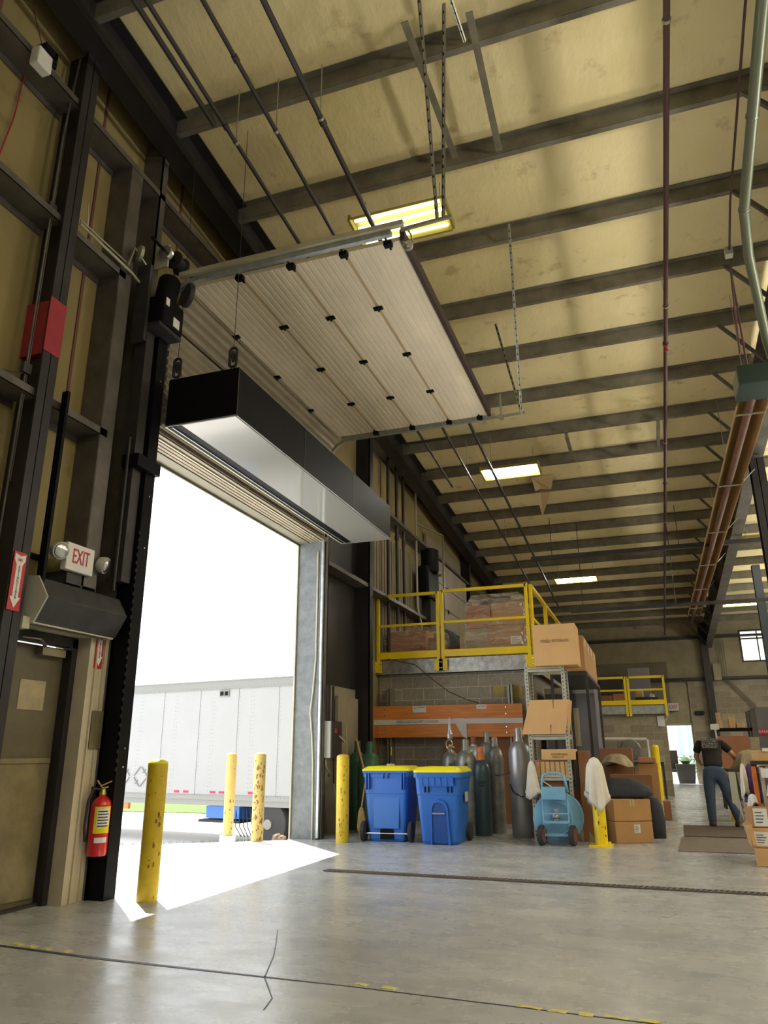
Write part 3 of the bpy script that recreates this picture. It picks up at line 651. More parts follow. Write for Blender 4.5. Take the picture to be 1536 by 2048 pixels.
arrow_sign(-4.425, 5.25, 5.345, 1.80, 2.18, 'red fire extinguisher arrow sign under the small air curtain, above the extinguisher')
# yellowed notice on liner above extinguisher
MB().box(-4.412, -4.408, 5.28, 5.45, 1.15, 1.45).build('faded_poster', 'kick', label='faded paper poster on the liner strip above the fire extinguisher', cat='poster')
# fire extinguisher
fe = thing('fire_extinguisher', (-4.33, 5.40, .33), 'red fire extinguisher with yellow label hanging beside the bay door', 'fire extinguisher')
MB().lathe([(.075, .33), (.082, .345), (.082, .70), (.075, .735), (.05, .765), (.028, .78), (0, .781)], (-4.33, 5.42, 0), 24).build('cylinder', 'extred', fe, smooth='auto')
mb = MB()
def wrap(r, a0, a1, z0, z1, n=8, c=(-4.33, 5.42)):
    vs = []
    for i in range(n+1):
        a = a0+(a1-a0)*i/n; vs += [(c[0]+r*math.cos(a), c[1]+r*math.sin(a), z0), (c[0]+r*math.cos(a), c[1]+r*math.sin(a), z1)]
    return vs, [(2*i, 2*i+2, 2*i+3, 2*i+1) for i in range(n)]
lb = MB().add(*wrap(.0835, -1.5, .1, .50, .70)).build('label', 'yellowlid', fe)
MB().add(*wrap(.0842, -1.25, .0, .545, .685)).build('label_text_panel', 'paper', lb)
mb = MB()
for i in range(6): mb.add(*wrap(.0848, -1.15, -.1-.1*(i % 2), .55+i*.022, .558+i*.022))
mb.build('printed_lines', 'ink', lb)
MB().add(*wrap(.084, -1.3, -.1, .43, .47)).build('tag', 'paper', fe)
MB().lathe([(.022, .77), (.03, .79), (.022, .83), (.012, .84)], (-4.33, 5.42, 0), 12).build('valve', 'brass', fe)
MB().bar((-4.33, 5.42, .84), (-4.25, 5.50, .86), .02, .012).bar((-4.33, 5.40, .86), (-4.26, 5.46, .90), .02, .01).bar((-4.33, 5.42, .83), (-4.36, 5.37, .90), .015, .01).build('handle', 'brass', fe)
MB().tube([(-4.33, 5.42, .82), (-4.36, 5.34, .84), (-4.38, 5.31, .74), (-4.39, 5.31, .55), (-4.38, 5.32, .44)], .011, 8).build('hose', 'rubber', fe, smooth=True)
MB().box(-4.43, -4.40, 5.38, 5.46, .45, .85).build('wall_hook', 'dark', fe)

# ================================================================== OVERHEAD DOOR, TRACKS, OPERATOR
ZT = 5.78
od = thing('overhead_door', (-4.2, 7.78, 4.2), 'open cream sectional overhead door lying under the ceiling on its tracks', 'overhead door')
def section(pa, pb, m, name='door_panel', ribs=8, rib_depth=.006, th=.04):
    # pa, pb: (x,z) lower and upper edge of the section; inner face towards the room/down
    a = Vector((pa[0], 0, pa[1])); b = Vector((pb[0], 0, pb[1])); d = b-a; L = d.length; d.normalize()
    n = Vector((d.z, 0, -d.x))
    poly = []
    for i in range(ribs):
        s0 = L*i/ribs; s1 = L*(i+1)/ribs; g = .012 if rib_depth < .01 else .03
        poly += [a+d*(s0+.002)+n*0, a+d*(s0+g)+n*rib_depth, a+d*(s1-g)+n*rib_depth, a+d*(s1-.002)+n*0]
    top = [(p.x, p.z) for p in poly]; bk = [a+d*L-n*th, a-n*th]
    o = MB().prism(top+[(p.x, p.z) for p in bk], D0-.02+.16, D1+.0-.14, 'y').build(name, m, od)
    return o
path = [(-4.34, 4.22), (-4.34, 4.80), (-4.34, 5.38)]
hx = [-4.16, -3.53, -2.95, -2.38, -1.80]
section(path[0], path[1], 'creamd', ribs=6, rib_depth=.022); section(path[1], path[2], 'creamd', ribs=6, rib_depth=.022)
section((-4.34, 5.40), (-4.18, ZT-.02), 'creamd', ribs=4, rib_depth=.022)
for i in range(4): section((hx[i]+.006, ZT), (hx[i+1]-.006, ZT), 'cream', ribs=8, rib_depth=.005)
MB().box(-1.80, -1.755, D0+.12, D1-.12, ZT-.02, ZT+.10).build('end_seal', 'doorbrown', od)
MB().box(-4.18, -4.165, D0+.14, D1-.14, ZT-.008, ZT+.03).build('edge_strip', 'galvb', od)
for i in (1, 2, 3): MB().box(hx[i]-.018, hx[i]+.018, D0+.14, D1-.14, ZT-.0045, ZT-.003).build('joint_stain', 'tape', od)
for i in range(4):
    for y in (6.72, 7.77, 8.82):
        if i < 4 and not (i == 3 and False):
            x = hx[i]
            MB().box(x-.05, x+.05, y-.028, y+.028, ZT-.024, ZT-.004).tube([(x, y-.035, ZT-.03), (x, y+.035, ZT-.03)], .012, 6).build('hinge', 'black', od)
for i in range(1, 5):
    for y in (D0+.13, D1-.13):
        x = hx[i]-(.0 if i < 4 else .12)
        MB().box(x-.04, x+.04, y-.03, y+.03, ZT-.05, ZT-.004).tube([(x, y-.09, ZT-.02), (x, y+.09, ZT-.02)], .012, 6).build('roller_bracket', 'black', od)
# tracks
def track(y, label, side):
    t = thing('door_track', (-4.3, y, 0), label, 'door track')
    pts = [(-4.42, y, .02), (-4.42, y, 5.25)]
    for i in range(1, 9):
        a = PI/2*i/8; pts.append((-4.42+.48*(1-math.cos(a)), y, 5.25+.52*math.sin(a)))
    pts += [(-1.85, y, ZT)]
    # channel: three flat strips following the path
    m2 = MB()
    for off, w_, h_ in ((0, .05, .008),):
        for i in range(len(pts)-1): m2.bar(pts[i], pts[i+1], .05 if i else .034, .05 if i else .034, up=(0, 1, 0))
    o = m2.build('rail', 'galv', t)
    m3 = MB().bar((-4.15, y-side*.04, ZT+.05), (-1.72, y-side*.04, ZT+.05), .05, .05)
    m3.build('angle_brace', 'galvb', t)
    return t
tl = track(D0+.02, 'left galvanised track curving from the jamb to under the ceiling light', 1)
MB().bar((-1.78, D0+.1, ZT+.08), (-1.28, D0+.1, ZT+.10), .03, .03).build('extension_bar', 'conduit', tl)
MB().tube([(-1.72, D0+.1, ZT+.08), (-1.68, D0+.1, ZT+.0), (-1.66, D0+.1, ZT-.1), (-1.72, D0+.1, ZT-.12), (-1.76, D0+.1, ZT-.06)], .01, 6).lathe([(.0, 0), (.05, .01), (.05, .04), (0, .05)], (-1.72, D0+.1, ZT-.1), 14, axis=(0, 1, 0)).build('pulley_hook', 'chrome', tl)
rt = track(D1-.02, 'right galvanised track running from the far jamb to its ceiling hanger', -1)
MB().bar((-1.9, D1+.0, ZT+.0), (-1.28, D1+.0, ZT+.02), .03, .03).bar((-1.62, D1-.04, ZT-.02), (-1.62, D1-.04, ZT+.35), .03, .006).box(-1.66, -1.60, D1-.05, D1+.05, ZT-.03, ZT+.03).build('extension_bar', 'conduit', rt)
# perforated hangers
def hanger(a, b, label, m='conduit'):
    t = thing('strut_hanger', b, label, 'hanger'); a = Vector(a); b = Vector(b)
    MB().bar(a, b, .034, .005, up=(0, 1, 0)).bar(a, b, .005, .034, up=(0, 1, 0)).build('angle', m, t)
    mb = MB(); n = int((a-b).length/.09)
    for i in range(1, n):
        p = b+(a-b)*(i/n); mb.obox(p+Vector((0, -.019, 0)), (1, 0, 0), (0, 1, 0), (0, 0, 1), .006, .002, .02)
    mb.build('punched_holes', 'black', t, kind='stuff')
    return t
hanger((-1.05, 7.9, ZC(8)-.2), (-1.33, D1, ZT), 'perforated steel hanger holding the outer end of the right door track', 'conduit')
hanger((-1.62, 9.9, ZC(9.5)-.22), (-1.33, D1-.02, ZT+.02), 'short perforated brace crossing the right track hanger')
hanger((-1.18, 4.2, ZC(4.1)-.2), (-1.42, 5.68, ZT+.1), 'left of the perforated straps dropping to the left door track end')
hanger((-1.12, 5.0, ZC(5)-.2), (-1.36, 5.68, ZT+.1), 'right of the perforated straps dropping to the left door track end')
hanger((-1.1, 4.3, ZC(4.1)-.2), (-1.02, 5.4, ZC(5.4)-.22), 'short slanted strap near the top centre of the ceiling')
# torsion shaft with drums and operator
ts = thing('torsion_shaft', (-4.15, 5.6, 5.9), 'black torsion shaft with cable drums above the left door track', 'door shaft')
MB().tube([(-4.22, 5.15, 6.02), (-4.22, 9.9, 6.02)], .016, 8).build('shaft', 'black', ts)
for y in (5.52, 9.75): MB().lathe([(.10, 0), (.10, .02), (.07, .03), (.075, .12), (.10, .13), (.10, .15), (0, .15)], (-4.22, y, 6.02), 20, axis=(0, 1, 0)).build('cable_drum', 'blackm', ts, smooth='auto')
MB().box(-4.36, -4.20, 5.40, 5.42, 5.85, 6.12).build('bearing_plate', 'galvb', ts)
MB().lathe([(.075, 0), (.08, .02), (.08, .05), (0, .05)], (-4.22, 5.36, 6.0), 18, axis=(0, 1, 0)).build('sprocket', 'chrome', ts)
op = thing('door_operator', (-4.2, 5.45, 5.2), 'black motorised door operator mounted beside the left track', 'door operator')
MB().box(-4.38, -4.08, 5.26, 5.60, 5.10, 5.42).build('gearbox', 'black', op, bevel=.03)
MB().lathe([(.09, 0), (.11, .02), (.11, .26), (.09, .29), (0, .3)], (-4.2, 5.42, 5.42), 20, axis=(.1, .05, 1)).build('motor', 'black', op, smooth='auto')
MB().lathe([(.12, 0), (.13, .015), (.13, .05), (0, .05)], (-4.10, 5.60, 5.62), 22, axis=(.5, .9, 0)).build('flywheel', 'dark', op, smooth='auto')
MB().box(-4.085, -4.075, 5.42, 5.52, 5.14, 5.24).box(-4.08, -4.07, 5.28, 5.33, 5.30, 5.38).build('name_plate', 'paper', op)
MB().box(-4.39, -4.24, 5.20, 5.24, 4.9, 5.75).box(-4.30, -4.10, 5.24, 5.60, 5.06, 5.10).build('mounting_bracket', 'dark', op)
MB().tube([(-4.3, 5.2, 5.75), (-4.33, 5.05, 5.85), (-4.33, 4.98, 5.6)], .012, 6).lathe([(.05, 0), (.085, .02), (.085, .05), (0, .06)], (-4.33, 5.08, 5.82), 16, axis=(.6, 1, 0)).build('clutch_pulley', 'conduit', op)
# vertical guards beside left track
gd = thing('track_guard', (-4.35, 5.5, 0), 'tall black steel guard posts lining the left side of the bay door', 'door guard')
MB().box(-4.42, -4.24, 5.44, 5.58, 0, 5.1).build('guard_channel', 'black', gd)
MB().box(-4.40, -4.28, 5.30, 5.42, 2.55, 5.1).build('side_guard', 'dark', gd)
MB().tube([(-4.30, 5.24, 2.45), (-4.30, 5.24, 3.9)], .014, 8).build('guard_pipe', 'blackpipe', gd)
MB().box(-4.38, -4.20, 5.26, 5.60, 3.62, 3.74).build('clamp_block', 'black', gd)
mb = MB()
for z in (1.0, 1.15, 2.9, 3.66, 3.7, 3.4, 4.6): mb.lathe([(.008, 0), (.008, .006), (0, .008)], (-4.24, 5.52, z), 8, axis=(1, 0, 0))
mb.build('bolts', 'chrome', gd)
# chain hoist loop hanging on the guard
chn = MB()
for i in range(60):
    z = .95+i*.035
    for yy in (5.40,):
        a = (1, 0, 0) if i % 2 else (0, 1, 0)
        chn.obox((-4.215, yy, z), a, (0, 0, 1), (0, 1, 0), .006, .014, .003)
chn.build('hand_chain', 'dark', label='metal hand chain loop hanging beside the bay door guard', cat='chain')
trim(MB().tube([(-4.44, D1+.07, .02), (-4.44, D1+.07, DH)], .012, 8), 'galvb')
trim(MB().box(-4.50, -4.46, D1+.05, D1+.11, 0, DH+.1), 'dark')

# ================================================================== BIG AIR CURTAIN
ba = thing('air_curtain', (-3.8, 7.8, 4.12), 'long black air curtain with white underside hanging above the bay door', 'air curtain')
bx0, bx1, by0, by1, bz0, bz1 = -4.17, -3.39, 5.57, 10.08, 4.12, 4.63
MB().box(bx0, bx1, by0, by1, bz0+.01, bz1).build('housing', 'black', ba)
MB().box(-3.99, bx1-.01, by0+.012, by1-.01, bz0-.002, bz0+.01).build('intake_panel', mat('satin_white_panel', (.30, .30, .27), .10, .25), ba)
MB().box(bx0, -4.15, by0, by1, bz0-.004, bz0+.008).build('nozzle_lip', 'galvb', ba); MB().box(-4.095, -4.085, by0+.01, by1-.01, bz0-.015, bz0+.01).build('nozzle_vane', 'galv', ba)
MB().box(-4.15, -3.99, by0+.02, by1-.10, bz0-.001, bz0+.009).build('air_slot', 'black', ba)
MB().box(bx0, bx1, by0-.004, by0, bz0-.004, bz0+.012).box(bx1, bx1+.004, by0, by1, bz0, bz0+.01).box(bx0, bx1+.003, by1, by1+.004, bz0-.004, bz0+.012).build('edge_trim', 'galv', ba)
MB().box(bx1, bx1+.004, by0, by0+.012, bz0, bz1).build('corner_trim', 'dark', ba)
for y in (by0+1.5, by0+3.0): MB().box(bx1, bx1+.003, y, y+.01, bz0, bz1).build('panel_seam', 'dark', ba)
MB().box(-4.0, -3.75, 9.2, 9.5, bz1, bz1+.15).box(-3.7, -3.6, 9.35, 9.45, bz1, bz1+.12).build('junction_box', 'black', ba)
MB().box(-3.6, -3.598, 9.37, 9.43, bz1+.03, bz1+.10).build('box_sticker', 'paper', ba)
def wire(x, y, zt, label, lp=True):
    t = thing('hanging_wire', (x, y, bz1), label, 'wire')
    MB().tube([(x, y, bz1+.30), (x, y, zt)], .0035, 5).build('cable', 'dark', t)
    if lp:
        q = []
        for i in range(16):
            a = 2*PI*(i+.5)/16; q.append((x+.038*math.cos(a), y, bz1+.17+.035*math.sin(a)+(.07 if math.sin(a) > 0 else -.07)))
        MB().tube(q, .015, 6, closed=True).lathe([(.012, -.06), (.02, 0), (.012, .06)], (x, y, bz1+.18), 8).build('turnbuckle', 'blackm', t)
        MB().tube([(x, y, bz1), (x, y, bz1+.06)], .008, 6).build('eye_bolt', 'chrome', t)
wire(-4.15, by0+.08, 7.5, 'left hanging wire and turnbuckle at the near end of the long air curtain')
wire(-3.51, by0+.08, 7.6, 'right hanging wire and turnbuckle at the near end of the long air curtain')
wire(-3.5, by1-.2, 7.2, 'hanging wire at the far end of the long air curtain', False)

# ================================================================== CEILING PIPES
def pipe(x, y0, y1, r, m, label, dz=.35, hang=(), extra=None, name='ceiling_pipe', couple=()):
    t = thing(name, (x, (y0+y1)/2, ZC((y0+y1)/2)-dz), label, 'pipe')
    pts = [(x, y0, ZC(y0)-dz), (x, y1, ZC(y1)-dz)]
    MB().tube(pts, r, 10).build('pipe_run', m, t, smooth='auto')
    for y in hang:
        MB().tube([(x, y, ZC(y)-.2), (x, y, ZC(y)-dz)], .006, 5).lathe([(r*1.3, -.015), (r*1.3, .015), (r*1.3, .015)], (x, y, ZC(y)-dz), 10, axis=(0, 1, 0)).build('clevis_hanger', 'conduit', t)
    for y in couple: MB().lathe([(r*1.35, -.03), (r*1.35, .03)], (x, y, ZC(y)-dz), 10, axis=(0, 1, -.08)).build('coupling', m, t)
    return t
pipe(-3.36, -2, 14.0, .022, 'blackpipe', 'leftmost long thin black pipe under the ceiling, running away from the camera', .88, hang=(5.2, 7.9), couple=(5.0,))
pipe(-3.46, -2, 4.95, .026, 'blackpipe', 'short thicker black pipe beside the leftmost ceiling pipe', .88)
pipe(-2.91, -2, 22.0, .022, 'blackpipe', 'second black ceiling pipe from the left, passing over the open door', .88, hang=(5.2, 9.3, 13.4, 17.5), couple=(4.4,))
pp = pipe(-2.43, -2, 24.0, .028, 'blackpipe', 'thickest black ceiling pipe passing behind the nearest ceiling light', .88, hang=(5.2, 9.3, 13.4), couple=(5.25,))
MB().tube([(-2.43, 10.95, ZC(10.95)-.88), (-3.3, 10.95, ZC(10.95)-.88)], .022, 8).tube([(-2.91, 11.9, ZC(11.9)-.9), (-3.7, 11.9, ZC(11.9)-.9), (-3.9, 11.9, ZC(11.9)-.9)], .022, 8).build('branch', 'blackpipe', pp)
pc = pipe(.755, -2, 29.5, .03, 'maroon', 'long dark maroon sprinkler pipe running the length of the ceiling', .68, hang=(5.4, 9.5, 13.6, 17.7, 21.8), couple=(4.9, 10.4, 15.5))
MB().lathe([(.0, -.09), (.03, -.08), (.012, -.05), (.02, -.03), (.03, 0)], (.755, 10.4, ZC(10.4)-.72), 10).build('sprinkler_head', 'redband', pc)
# gas line with valve to heater, duct
gl = thing('gas_pipe', (1.35, 7, 7), 'thin dark red gas line with a brass valve leading to the tube heater', 'pipe')
MB().tube([(1.28, 3, 7.05), (1.38, 7.5, 6.75), (1.42, 8.3, 6.62), (1.50, 9.1, 6.1), (1.52, 9.3, 5.85)], .012, 6).tube([(1.44, 8.5, 6.62), (1.56, 9.2, 6.2), (1.60, 9.45, 5.75)], .013, 6).build('line', 'maroon', gl)
MB().lathe([(.0, -.04), (.03, -.02), (.03, .02), (0, .04)], (1.52, 9.0, 6.35), 12).build('valve', 'brass', gl)
MB().box(1.37, 1.45, 8.2, 8.3, 6.58, 6.68).build('junction_box', 'boxgrey', gl)
vd = thing('flue_duct', (1.6, 8, 6.3), 'grey green round flue duct bending down to the heater burner box', 'duct')
MB().tube([(1.40, 2.6, 7.0), (1.44, 5.0, 6.85), (1.50, 7.5, 6.62), (1.60, 8.2, 6.52), (1.86, 9.4, 6.02), (1.95, 9.7, 5.85), (1.90, 9.72, 5.62)], .055, 14).build('duct', 'greenpipe', vd, smooth='auto')
for p, ax in (((1.425, 4.2, 6.89), (.03, 1, -.07)), ((1.47, 6.3, 6.735), (.03, 1, -.07)), ((1.50, 7.5, 6.62), (.1, 1, -.1))): MB().lathe([(.059, -.02), (.061, 0), (.059, .02)], p, 14, axis=ax).build('joint', 'greenpipe', vd)
# tube heater
XH = 1.48; ZH = 5.45
hy0, hy1 = 9.9, 27.0
th = thing('tube_heater', (XH+.17, 18, ZH-.1), 'long overhead infrared tube heater with copper coloured reflector along the right', 'heater')
MB().prism([(XH-.02, ZH-.05), (XH, ZH-.05), (XH+.09, ZH+.16), (XH+.27, ZH+.16), (XH+.36, ZH-.05), (XH+.38, ZH-.05), (XH+.28, ZH+.175), (XH+.08, ZH+.175)], hy0, hy1, 'y').build('reflector', 'reflector', th)
MB().tube([(XH+.18, hy0-.1, ZH+.03), (XH+.18, hy1+1.2, ZH+.03)], .055, 14).build('heat_tube', 'tubebrown', th, smooth='auto')
for y in (10.2, 13.2, 16.2, 19.2, 22.2, 25.2):
    mb = MB(); mb.bar((XH, y, ZH-.05), (XH+.36, y, ZH-.05), .02, .02).tube([(XH+.18, y, ZH+.17), (XH+.18, y, ZC(y)-.2)], .005, 5).bar((XH+.36, y, ZH-.03), (XH+.62, y+.15, ZH+.25), .02, .012)
    mb.build('hanger', 'conduit', th)
MB().box(XH-.02, XH+.46, 9.30, 9.85, ZH-.02, ZH+.24).build('burner_box', 'greenbox', th, bevel=.01)
MB().box(XH-.026, XH-.02, 9.35, 9.8, ZH+.0, ZH+.22).build('side_plate', 'greenpipe', th)

# ceiling lights -----------------------------------------------------
def light(x, y, L=1.08, wd=.5, n=4, label='', yaw=0, z=None, m='tube', chain=True, group=None):
    z = ZC(y)-.75 if z is None else z
    t = thing('ceiling_light', (0, 0, 0), label, 'ceiling light', group)
    MB().prism([(-wd/2, .0), (-wd/2-.03, 0), (-wd/2+.05, .09), (wd/2-.05, .09), (wd/2+.03, 0), (wd/2, 0), (wd/2-.07, .075), (-wd/2+.07, .075)], -L/2, L/2, 'x').build('reflector', 'fixture', t, local=True)
    for sx in (-1, 1): MB().box(min(sx*L/2, sx*(L/2+.03)), max(sx*L/2, sx*(L/2+.03)), -wd/2, wd/2, 0, .09).build('end_plate', 'fixture', t, local=True)
    for i in range(n):
        yy = -wd/2+wd*(i+.5)/n
        MB().tube([(-L/2+.04, yy, .03), (L/2-.04, yy, .03)], .017, 8).build('lamp_tube', m, t, local=True)
    if chain:
        for sx in (-1, 1): MB().tube([(sx*L*.42, 0, .09), (sx*L*.42, 0, .5)], .005, 4).build('suspension_chain', 'conduit', t, local=True)
    t.location = (x, y, z); t.rotation_euler = (-.08, 0, yaw); return t
light(-2.16, 6.92, 1.1, .50, 4, 'four tube ceiling light nearest the camera above the open overhead door', m='tubehot')
light(-2.15, 13.95, 1.1, .5, 5, 'bright ceiling light in the middle of the left bay, second from the camera')
light(-1.65, 21.6, 1.15, .5, 3, 'small distant ceiling light above the mezzanine railing, third from the camera')
light(2.95, 18.5, 1.1, .35, 2, 'ceiling light cut by the right edge of the photo beyond the steel column', z=5.75)
light(3.05, 26.0, 1.1, .3, 2, 'lowest distant ceiling light hanging above the bright far window', z=5.55)
# unseen ceiling lights added outside the frame to brighten the hall
for i, (x, y) in enumerate([(6, -4), (6, 3), (6, 10), (6, 17), (6, 24), (10, -4), (10, 3), (10, 10), (10, 17), (10, 24), (3.5, -5)]):
    t = light(x, y, 1.1, .5, 4, 'added off frame ceiling light that brightens the hall', group='added brightening lights outside the frame')
    a = area('added_fill_light', (0, 0, -.01), (0, 0, 0), 1.0, .45, DWN, (1, .99, .95)); a.parent = t  # downward fill lamp added under each unseen fixture
# unseen bowl lamps added off frame to throw fill light on the roof
def uplight(x, y, z, e):
    t = thing('added_uplight', (x, y, z), 'added bowl shaped uplight that brightens the roof from off frame', 'added uplight', 'added uplights')
    MB().lathe([(.1, -.2), (.35, -.12), (.5, .0), (.47, .0), (.33, -.1), (0, -.17)], (x, y, z), 20).build('bowl', 'boxgrey', t)
    MB().tube([(x, y, z-.17), (x, y, ZC(y)-.1)], .01, 6).build('stem', 'dark', t)
    a = area('added_uplight_fill', (0, 0, .03), (PI, 0, 0), .8, .8, e, (1, .96, .86)); a.parent = t
for (x, y, z, e) in [(6.6, 2.5, 4.2, UPL*1.2), (6.0, 9.5, 4.0, UPL*.9), (5.4, 17, 3.6, UPL*.55), (5.0, -2.0, 5.0, UPL*.5), (5.4, 24, 3.2, UPL*.35)]: uplight(x, y, z, e)
# ================================================================== CEILING ODDS AND ENDS
def crossbeam(y, z, x0, x1, label, s=.06, hang=()):
    t = thing('cross_beam', ((x0+x1)/2, y, z), label, 'beam')
    MB().box(x0, x1, y-s/2, y+s/2, z-s/2, z+s/2).build('rail', 'dark', t)
    for x in hang: MB().tube([(x, y, z), (x, y, ZC(y)-.2)], .008, 5).build('rod', 'dark', t)
    return t
crossbeam(18, 5.62, -2.4, 9, 'upper dark beam crossing under the ceiling behind the tube heater', .10, (-1.9, 1.0, 3.2))
crossbeam(18.5, 4.36, -1.6, 9, 'lower dark beam crossing in front of the far end of the tube heater', .07, (-1.3, .8, 3.4))
for i, (x, y, h) in enumerate([(-.98, 14.0, .03), (.67, 14.0, .03)]):
    MB().box(x-.03, x+.03, y-.55, y+.55, ZC(y)-.36, ZC(y)-.28).box(x-.03, x+.03, y-.55, y-.5, ZC(y-.5)-.3, ZC(y-.5)-.2).box(x-.03, x+.03, y+.5, y+.55, ZC(y+.5)-.36, ZC(y+.5)-.2).build('purlin_brace', 'purlin', label='short brace between two purlins, %s' % ('left one above the middle ceiling light' if i == 0 else 'right one beside the maroon sprinkler pipe'), cat='brace')
# flat straps near the top light
for a, b, lab in (((-1.52, 5.05, ZC(5.05)-.2), (-1.44, 6.7, ZC(6.7)-.22), 'left of two flat straps lying across the ceiling insulation near the top'), ((-.92, 5.15, ZC(5.15)-.2), (-.95, 6.75, ZC(6.75)-.22), 'right of two flat straps lying across the ceiling insulation near the top')):
    MB().bar(a, b, .07, .012).build('flat_strap', 'purlin', label=lab, cat='strap')
MB().add([(-2.0, 15.9, ZC(15.9)-.02), (-1.5, 15.9, ZC(15.9)-.02), (-1.62, 16.3, ZC(16.3)-.18), (-1.95, 17.1, ZC(17.1)-.5), (-1.85, 16.2, ZC(16.2)-.10)], [(0, 1, 2, 4), (4, 2, 3), (0, 4, 3)]).build('torn_insulation', 'tape', label='torn flap of insulation hanging from the ceiling behind the middle light', cat='insulation flap')

# columns on the right
c4 = thing('steel_column', (2.25, 14, 0), 'dark steel column at the right edge under the interior rafter', 'column')
MB().box(2.13, 2.36, 13.9, 13.915, 0, 6.1).box(2.13, 2.36, 14.13, 14.145, 0, 6.1).box(2.235, 2.25, 13.9, 14.14, 0, 6.1).box(2.1, 2.38, 13.86, 14.18, 0, .02).build('shaft', 'steel', c4)
c5 = thing('steel_column', (2.1, 30.3, 0), 'slim dark column against the far wall right of the far doorway', 'column')
MB().box(1.98, 2.22, 30.2, 30.45, 0, 5.7).build('shaft', 'dark', c5)
c6 = thing('steel_column', (2.8, 20, 0), 'bluish grey column below the far window', 'column')
MB().box(2.72, 2.90, 20, 20.2, 0, 5.5).build('shaft', mat('blue_grey_steel', (.025, .035, .045), .5), c6)
t = thing('conduit_bundle', (2.6, 30.4, 3), 'bundle of parallel metal conduits bending down the far wall', 'conduit')
for i in range(4):
    o = i*.07
    MB().tube([(2.55+o, 30.45, 5.1), (2.55+o, 30.45, 3.7-o*.3), (3.35+o, 30.45, 2.75-o*.3), (3.45+o, 30.45, .8)], .013, 6).build('tube', 'conduit', t)
MB().box(2.3, 2.55, 30.35, 30.5, 3.6, 4.2).build('electrical_panel', 'olive', label='grey electrical panel on the far wall left of the conduit bundle', cat='panel')

# ================================================================== MEZZANINE
mz = thing('mezzanine', (-3.3, 16, 0), 'storage mezzanine with galvanised rim above the grey block room', 'mezzanine')
MY = 13.0
MB().box(-4.6, -1.83, MY, 19.8, 2.66, 2.70).build('deck', 'card', mz)
MB().box(-4.64, -1.81, MY-.02, MY-.01, 2.45, 2.70).box(-4.64, -1.81, MY-.05, MY-.01, 2.45, 2.46).box(-1.82, -1.81, MY-.02, 20.5, 2.45, 2.70).build('rim_channel', mat('bright_galvanised', (.50, .50, .47), .38, .75, .35, 9, .15, 30), mz)
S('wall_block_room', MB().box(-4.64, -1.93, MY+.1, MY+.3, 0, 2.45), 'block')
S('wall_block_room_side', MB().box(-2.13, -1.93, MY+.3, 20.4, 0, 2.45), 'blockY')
M['patch'] = mat('faded_yellow_patch', (.44, .36, .12), .9, 0, .2, 6)
MB().box(-2.55, -2.35, MY+.085, MY+.098, 2.02, 2.20).build('paint_patch', 'patch', label='left one of two faded yellow paint patches on the grey block wall', cat='paint patch')
MB().box(-2.19, -2.05, MY+.085, MY+.098, 2.0, 2.20).build('paint_patch', 'patch', label='right one of two faded yellow paint patches, at the corner of the grey block wall', cat='paint patch')
def railing(name, x0, x1, y, z0, z1, label, posts=None, toe=True, m='yellowr', group=None, brackets=(0, 1), r=.026, zb=None):
    t = thing(name, ((x0+x1)/2, y, z0), label, 'railing', group); zb = zb if zb is not None else z0-.22
    for i, x in enumerate((x0, x1)):
        MB().box(x-r, x+r, y-r, y+r, zb, z1).build('post', m, t)
        if i in brackets: 
            bk = MB().box(x-.075, x+.075, y-r-.006, y-r+.002, zb, zb+.2).build('bracket', m, t)
            mb = MB()
            for zz in (zb+.05, zb+.15):
                for xx in (x-.055, x+.055): mb.lathe([(.012, 0), (.012, .01), (0, .012)], (xx, y-r-.006, zz), 8, axis=(0, -1, 0))
            mb.build('bolts', 'chrome', bk)
    MB().box(x0, x1, y-r, y+r, z1-2*r, z1).build('top_rail', m, t)
    zm = (z0+z1)/2+.02
    MB().box(x0, x1, y-r*.8, y+r*.8, zm-r*.8, zm+r*.8).build('mid_rail', m, t)
    if toe: MB().box(x0, x1, y-r*.5, y+r*.5, z0+.02, z0+.14).build('toe_board', m, t)
    return t
railing('guard_railing', -4.60, -3.46, MY-.06, 2.70, 3.90, 'left yellow guard railing panel on the front of the mezzanine')
railing('guard_railing', -3.38, -1.86, MY-.06, 2.70, 3.92, 'right yellow guard railing panel on the front of the mezzanine, before the wrapped boxes')
sr = thing('guard_railing', (-1.78, 15, 2.7), 'yellow guard railing running away along the side of the mezzanine', 'railing')
for y in (13.02, 14.9, 15.0, 16.9, 17.0, 18.9): MB().box(-1.82, -1.76, y-.026, y+.026, 2.48, 3.92).build('post', 'yellowr', sr)
MB().box(-1.82, -1.76, 13.0, 18.9, 3.87, 3.92).build('top_rail', 'yellowr', sr); MB().box(-1.81, -1.77, 13.0, 18.9, 3.3, 3.35).build('mid_rail', 'yellowr', sr)
MB().box(-1.80, -1.78, 13.0, 18.9, 2.72, 2.84).build('toe_board', 'yellowr', sr)

